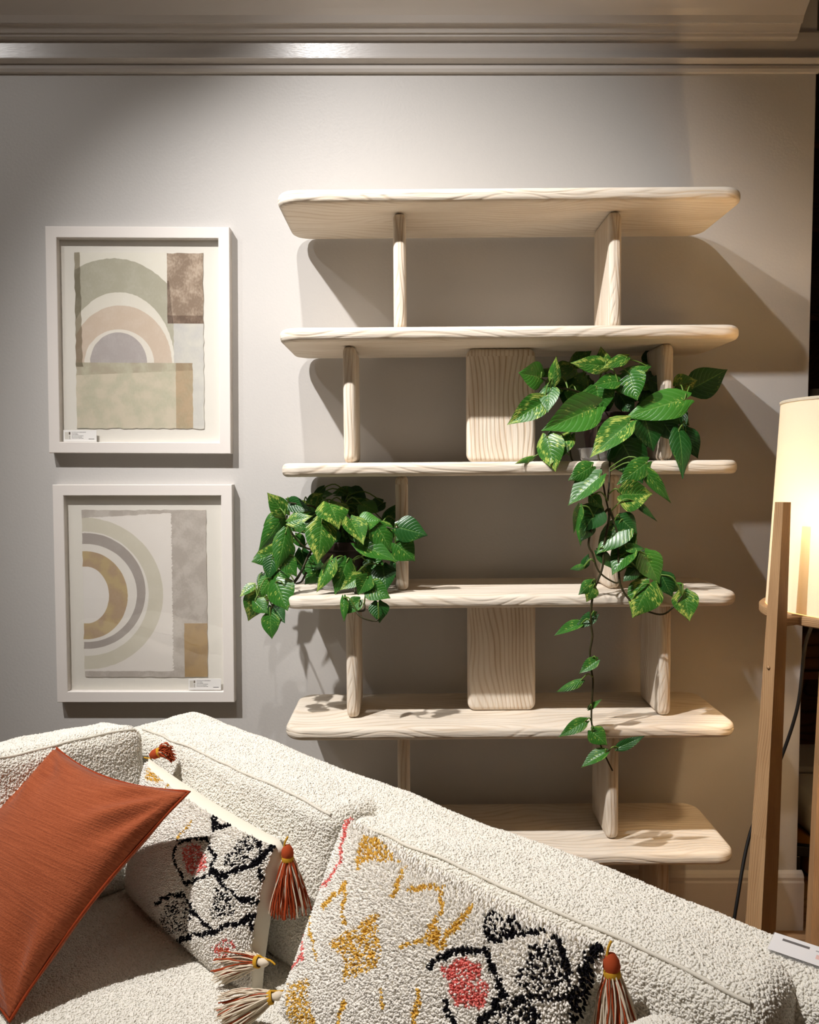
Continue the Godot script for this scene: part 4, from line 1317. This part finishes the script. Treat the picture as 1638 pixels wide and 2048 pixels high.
func pillows() -> void:
	var corner := tufted_pillow(TUFTED_0, TUFT_PATTERN_CORNER, 0.066, Vector2(0.025, 0.034), "tufted tasselled lumbar pillow tucked behind the plain rust pillow")
	var o := corner.position
	var c := [TUFTED_0[0], TUFTED_0[1], TUFTED_0[2], TUFTED_0[1] + TUFTED_0[2] - TUFTED_0[0]]
	tassel(corner, c[1] - o + Vector3(0.004, -0.004, 0.006), Vector3(0.03, -1, 0.04), 0.105, 0.030, 0.90, 11)
	tassel(corner, c[0] - o + Vector3(0.006, 0.006, 0.0), Vector3(0.8, 0.35, 0.1), 0.050, 0.014, 1.0, 12)
	tassel(corner, Vector3(-0.256, 0.535, -1.432) - o, Vector3(-0.86, -0.20, -0.46), 0.105, 0.026, 0.25, 13)
	var middle := tufted_pillow(TUFTED_1, TUFT_PATTERN_MIDDLE, 0.072, Vector2(0.0, 0.0), "tufted lumbar pillow with yellow, pink and black pattern leaning between two back cushions")
	o = middle.position
	c = [TUFTED_1[0], TUFTED_1[1], TUFTED_1[2]]
	tassel(middle, c[1] - o + Vector3(0.006, -0.004, 0.006), Vector3(0.05, -1, 0.12), 0.105, 0.028, 0.5, 21)
	tassel(middle, Vector3(-0.214, 0.535, -1.343) - o, Vector3(-0.96, -0.27, 0.01), 0.105, 0.028, 0.22, 23)
	# plain rust pillow, piped round its edge
	var centre: Vector3 = (RUST[1] + RUST[2]) / 2
	var t := thing("rust_pillow", "plain rust-orange square throw pillow on the sofa's left seat", "pillow", centre)
	var tl: Vector3 = RUST[0] - centre
	var tr: Vector3 = RUST[1] - centre
	var bl: Vector3 = RUST[2] - centre
	var d := pillow_data(tl, tr, bl, 0.080, 0.115, 56, 0.5, 0.009)
	part("cover", build(d[0], d[1], d[2]), M.rust_cloth, t)
	var rim := PackedVector3Array()
	for k in 161:
		var f := 4.0 * k / 160.0
		var e := fmod(f, 1.0)
		var p: Vector2 = [Vector2(e, 0), Vector2(1, e), Vector2(1 - e, 1), Vector2(0, 1 - e), Vector2(0, 0)][int(f)]
		rim.append(pillow_point(tl, tr, bl, p.x, p.y, 0.080, 0.115, 0.5, 0.0))
	part("piping", tube(rim, PackedFloat32Array([0.0030]), 6), M.rust_piping, t)
	# the boucle pillow at the near end
	var yarn := thing("boucle_pillow", "small off-white boucle pillow beside the tasselled pillow at the picture's bottom", "pillow", local(1.60, 0.680, 0.400))
	yarn.rotation.y = -deg_to_rad(SOFA_TURN)
	var body := block_data(Vector3(0.17, 0.24, 0.20), 0.060, 5, Vector3i(10, 10, 6), func(p: Vector3) -> Vector3: return Basis(Vector3.RIGHT, -0.25) * p)
	part("cover", build(body[0], body[1]), M.boucle, yarn)
	rng.seed = 77
	scatter([body], 90000.0, "boucle_loops", loop_bead(), M.boucle_yarn, yarn, func(_p: Vector3, n: Vector3) -> bool: return n.y > -0.5, Vector2(0.0015, 0.0026))

func local(u: float, h: float, v: float) -> Vector3:
	var a := deg_to_rad(SOFA_TURN)
	return SOFA_AT + Vector3(cos(a), 0, sin(a)) * u + Vector3(-sin(a), 0, cos(a)) * v + Vector3(0, h, 0)

func price_tag() -> void:
	var im := Image.create(256, 96, false, Image.FORMAT_RGB8)
	im.fill(Color8(228, 226, 226))
	im.fill_rect(Rect2i(22, 18, 60, 12), Color8(104, 100, 100))
	im.fill_rect(Rect2i(96, 24, 60, 5), Color8(150, 148, 148))
	im.fill_rect(Rect2i(100, 44, 120, 22), Color8(226, 186, 178))
	im.fill_rect(Rect2i(150, 20, 70, 4), Color8(130, 128, 128))
	var m := mat("tag_print", Color.WHITE, 0.5, 0.3)
	m.albedo_texture = tex(im)
	var t := thing("price_tag", "clear plastic price tag holder lying on the sofa's back edge", "price tag", local(1.655, 0.7695, 0.058))
	t.rotation.y = -deg_to_rad(SOFA_TURN - 6.0)
	t.rotation.x = deg_to_rad(9)
	part("holder", block(Vector3(0.15, 0.0035, 0.042), 0.0015, 2), M.clear_plastic, t, Vector3(0, 0.0018, 0))
	var card := part("card", quad_sheet(0.146, 0.038), m, t, Vector3(0, 0.0045, 0))
	card.rotation.x = -PI / 2

# ------------------------------------------------------------------ lamp
func lamp() -> void:
	var at := Vector3(1.055, 0, -1.85)
	var t := thing("floor_lamp", "lit floor lamp with cream drum shade on tapered oak legs", "floor lamp", at)
	var prof := []
	for k in 13:
		var f := k / 12.0
		prof.append(Vector2(lerpf(0.226, 0.203, f), lerpf(1.108, 1.575, f)))
	part("shade", lathe(prof, 64), M.shade_linen, t)
	part("shade_ring", lathe([Vector2(0.185, 1.086), Vector2(0.238, 1.086), Vector2(0.240, 1.089), Vector2(0.240, 1.104), Vector2(0.237, 1.107), Vector2(0.185, 1.107), Vector2(0.185, 1.086)], 64), M.lamp_oak, t)
	part("shade_rim", lathe([Vector2(0.2045, 1.572), Vector2(0.2055, 1.577), Vector2(0.2025, 1.579), Vector2(0.2005, 1.576), Vector2(0.2015, 1.572)], 64), M.shade_linen, t)
	for k in 3:
		var a: float = [0.40, -1.75, 2.40][k]
		var out := Vector3(-cos(a), 0, sin(a))
		var across := Vector3(0, 1, 0).cross(out)
		var v := PackedVector3Array()
		var tri := PackedInt32Array()
		# each leg widens towards the floor
		for row in [[0.0, 0.050, 0.048], [0.6, 0.041, 0.040], [1.12, 0.028, 0.028], [1.352, 0.022, 0.022]]:
			var y: float = row[0]
			var r := 0.287 + 0.040 * (1.3 - y)
			var w: float = row[1] / 2
			var d: float = row[2] / 2
			for c in [Vector2(-1, -1), Vector2(1, -1), Vector2(1, 1), Vector2(-1, 1)]:
				v.append(out * (r + c.y * d) + across * c.x * w + Vector3(0, y, 0))
		var flat := PackedVector3Array()
		for s in 3:
			for f in 4:
				var i0 := s * 4 + f
				var i1 := s * 4 + (f + 1) % 4
				var b := flat.size()
				flat.append_array([v[i0], v[i1], v[i1 + 4], v[i0 + 4]])
				tri.append_array([b, b + 2, b + 1, b, b + 3, b + 2])
		var b := flat.size()
		flat.append_array([v[12], v[13], v[14], v[15]])
		tri.append_array([b, b + 2, b + 1, b, b + 3, b + 2])
		var leg := part("leg", leg_mesh(flat, tri, out), M.lamp_oak, t)
		leg.basis = Basis(Vector3(0, 1, 0), -out, Vector3(0, 1, 0).cross(-out)).orthonormalized()
		var arm := part("bracket", block(Vector3(0.06, 0.018, 0.02), 0.003, 2), M.lamp_oak, t, out * 0.259 + Vector3(0, 1.0965, 0))
		arm.rotation.y = atan2(-out.z, out.x)
		part("peg", lathe([Vector2(0, 0.004), Vector2(0.004, 0.003), Vector2(0.004, 0.0), Vector2(0, 0)], 10), M.lamp_oak, leg, Vector3(1.0, -(0.287 + 0.040 * 0.3) - 0.0150, 0), Vector3(PI, 0, 0))
	part("bulb", lathe([Vector2(0, 1.272), Vector2(0.018, 1.276), Vector2(0.029, 1.292), Vector2(0.032, 1.312), Vector2(0.028, 1.335), Vector2(0.016, 1.355), Vector2(0.014, 1.372), Vector2(0, 1.374)], 24), M.bulb_glow, t, Vector3(-0.095, 0, 0.085))
	part("socket", lathe([Vector2(0, 1.37), Vector2(0.019, 1.37), Vector2(0.019, 1.43), Vector2(0, 1.43)], 20), M.black_metal, t, Vector3(-0.095, 0, 0.085))
	for a in [0.3, 0.3 + TAU / 3, 0.3 + 2 * TAU / 3]:
		part("spider_arm", tube(PackedVector3Array([Vector3(-0.095, 1.425, 0.085), Vector3(cos(a) * 0.212, 1.425, sin(a) * 0.212)]), PackedFloat32Array([0.003]), 6), M.black_metal, t)
	var cord := [Vector3(-0.095, 1.43, 0.085), Vector3(-0.07, 1.42, -0.02), Vector3(-0.10, 1.10, -0.06), Vector3(-0.115, 1.0, -0.08), Vector3(-0.125, 0.85, -0.09), Vector3(-0.165, 0.70, -0.10), Vector3(-0.235, 0.55, -0.08), Vector3(-0.285, 0.40, -0.03), Vector3(-0.308, 0.28, -0.01), Vector3(-0.31, 0.14, 0.0), Vector3(-0.31, 0.006, 0.02), Vector3(-0.45, 0.006, -0.2)]
	part("cord", tube(smooth_line(cord, 8), PackedFloat32Array([0.0042]), 8), M.black_cord, t)
	var l := OmniLight3D.new()
	l.name = "bulb_light"
	add_child(l, true)
	l.position = at + Vector3(-0.095, 1.315, 0.085)
	l.light_color = Color(1.0, 0.87, 0.69)
	l.light_energy = 0.30
	l.light_size = 0.03
	l.omni_range = 12.0
	l.omni_attenuation = 2.0
	l.shadow_enabled = true

# turns a leg built upright into its own axes, grain along x
func leg_mesh(v: PackedVector3Array, tri: PackedInt32Array, out: Vector3) -> ArrayMesh:
	var b := Basis(Vector3(0, 1, 0), -out, Vector3(0, 1, 0).cross(-out)).orthonormalized().inverse()
	for i in v.size():
		v[i] = b * v[i]
	return build(v, tri)

# ------------------------------------------------------------------ what shows past the end of the wall
func beyond() -> void:
	var t := thing("open_wood_shelf", "dark wooden open shelf in the dim room past the wall end", "shelf", Vector3(1.85, 0, -3.35))
	for x in [-0.46, 0.46]:
		part("side_panel", block(Vector3(0.035, 1.05, 0.4), 0.004, 1), M.dark_wood, t, Vector3(x, 0.525, 0))
	for y in [0.04, 0.155, 0.62, 1.03]:
		part("shelf_board", block(Vector3(0.89, 0.03, 0.4), 0.004, 1), M.dark_wood, t, Vector3(0, y, 0))
	part("back_panel", block(Vector3(0.9, 1.03, 0.012), 0.003, 1), M.dark_wood, t, Vector3(0, 0.525, -0.2))
	var fold := block(Vector3(0.30, 0.028, 0.28), 0.012, 3)
	for k in 3:
		single("folded_blanket", fold, M.blanket_white, "%s of the folded white blankets on the dark open shelf" % ["lowest", "middle", "topmost"][k], "blanket", Vector3(1.60 + 0.008 * (k % 2), 0.1850 + 0.0285 * k, -3.30), Vector3.ZERO, "folded white blankets")
	for k in 3:
		single("folded_throw", block(Vector3(0.34, 0.05, 0.28), 0.022, 3), M.blanket_brown, "%s of the folded brown throws on the dark open shelf" % ["lowest", "middle", "topmost"][k], "blanket", Vector3(1.63, 0.661 + 0.0505 * k, -3.30), Vector3(0, 0.04 * k, 0), "folded brown throws")
	single("mustard_floor_cushion", block(Vector3(0.50, 0.13, 0.36), 0.05, 4), M.blanket_mustard, "mustard floor cushion under the pale knitted cushion past the wall end", "cushion", Vector3(1.62, 0.065, -2.93))
	single("knitted_cushion", block(Vector3(0.36, 0.14, 0.30), 0.05, 4), M.blanket_white, "pale knitted cushion on the mustard floor cushion past the wall end", "cushion", Vector3(1.57, 0.2005, -2.93))
	var b := thing("metal_stand", "black metal base bar on the floor just past the wall end", "stand", Vector3(1.50, 0, -2.69))
	b.rotation.y = -0.25
	part("bar", block(Vector3(0.42, 0.035, 0.03), 0.003, 1), M.black_metal, b, Vector3(0, 0.1275, 0))
	for x in [-0.19, 0.0, 0.19]:
		part("leg", block(Vector3(0.03, 0.11, 0.03), 0.003, 1), M.black_metal, b, Vector3(x, 0.055, 0))
	var c := thing("tall_display_cabinet", "tall dark cabinet with shelves far behind the wall end", "cabinet", Vector3(2.55, 0, -5.0))
	for x in [-0.75, 0.75]:
		part("side_panel", block(Vector3(0.05, 3.3, 0.45), 0.004, 1), M.dark_wood, c, Vector3(x, 1.65, 0))
	for y in [0.05, 0.6, 1.2, 1.78, 2.3, 2.8, 3.27]:
		part("shelf_board", block(Vector3(1.45, 0.04, 0.45), 0.004, 1), M.dark_wood, c, Vector3(0, y, 0))
	part("back_panel", block(Vector3(1.45, 3.26, 0.02), 0.004, 1), M.dark_wood, c, Vector3(0, 1.66, -0.2))
	var cup := lathe([Vector2(0, 0), Vector2(0.032, 0), Vector2(0.036, 0.004), Vector2(0.038, 0.095), Vector2(0.035, 0.095), Vector2(0.033, 0.008), Vector2(0, 0.006)], 24)
	var order := ["first", "second", "third", "fourth", "fifth"]
	for k in 5:
		single("white_tumbler", cup, M.glaze_white, "%s white tumbler from the wall end on the tall cabinet" % order[k], "cup", Vector3(2.40 + 0.095 * k, 1.80, -4.86), Vector3.ZERO, "white tumblers in a row")

func _ready() -> void:
	# camera
	var cam := Camera3D.new()
	cam.name = "camera"
	add_child(cam)
	cam.position = Vector3(0, 1.42, 0)
	cam.rotation.x = deg_to_rad(-2.93)
	cam.fov = 2.0 * rad_to_deg(atan(1024.0 / 1640.0))
	cam.near = 0.05
	cam.current = true
	# surroundings: a closed shop, no sky
	var env := Environment.new()
	env.background_mode = Environment.BG_COLOR
	env.background_color = Color(0, 0, 0)
	env.tonemap_mode = Environment.TONE_MAPPER_LINEAR
	env.tonemap_exposure = 1.0
	env.sdfgi_enabled = true
	env.ssao_enabled = true
	env.ssil_enabled = true
	var we := WorldEnvironment.new()
	we.name = "surroundings"
	we.environment = env
	add_child(we)
	rng.seed = 1
	materials()
	track_spot(Vector3(-1.37, 3.55, -0.86), Vector3(0.10, 0.90, -2.08), 12.4, 33.5, 1.0, "black track spotlight, middle one of three")
	track_spot(Vector3(-0.47, 3.55, -0.86), Vector3(0.22, 1.75, -2.48), 3.8, 28.0, 1.0, "black track spotlight above the tufted pillows, rightmost of three")
	track_spot(Vector3(-2.05, 3.55, -0.86), Vector3(-0.70, 1.0, -2.2), 1.5, 40.0, 1.0, "black track spotlight, leftmost of three")
	unseen_panel(Vector3(-1.2, 3.85, 2.2), 0.24, "unseen ceiling light panel left of the sofa's open side")
	unseen_panel(Vector3(1.8, 3.85, 1.6), 0.24, "unseen ceiling light panel on the lamp's side of the shop")
	room()
	bookshelf()
	picture(Vector3(-0.801, 1.8015, WALL_Z), Vector2(0.541, 0.664), -0.005, print_one(), Vector2(0.381, 0.518), Vector2(-0.003, 0.002), Vector2(-0.182, -0.280), Color8(88, 76, 64), "framed abstract arch print with brown square, the upper picture", "small white price label in the upper picture's corner")
	picture(Vector3(-0.7975, 1.0475, WALL_Z), Vector2(0.536, 0.658), 0.0, print_two(), Vector2(0.374, 0.508), Vector2(-0.003, -0.002), Vector2(0.177, -0.276), Color8(120, 110, 96), "framed abstract half-circle print with mustard block, the lower picture", "small white price label in the lower picture's corner")
	lamp()
	sofa()
	pillows()
	price_tag()
	plants()
	beyond()
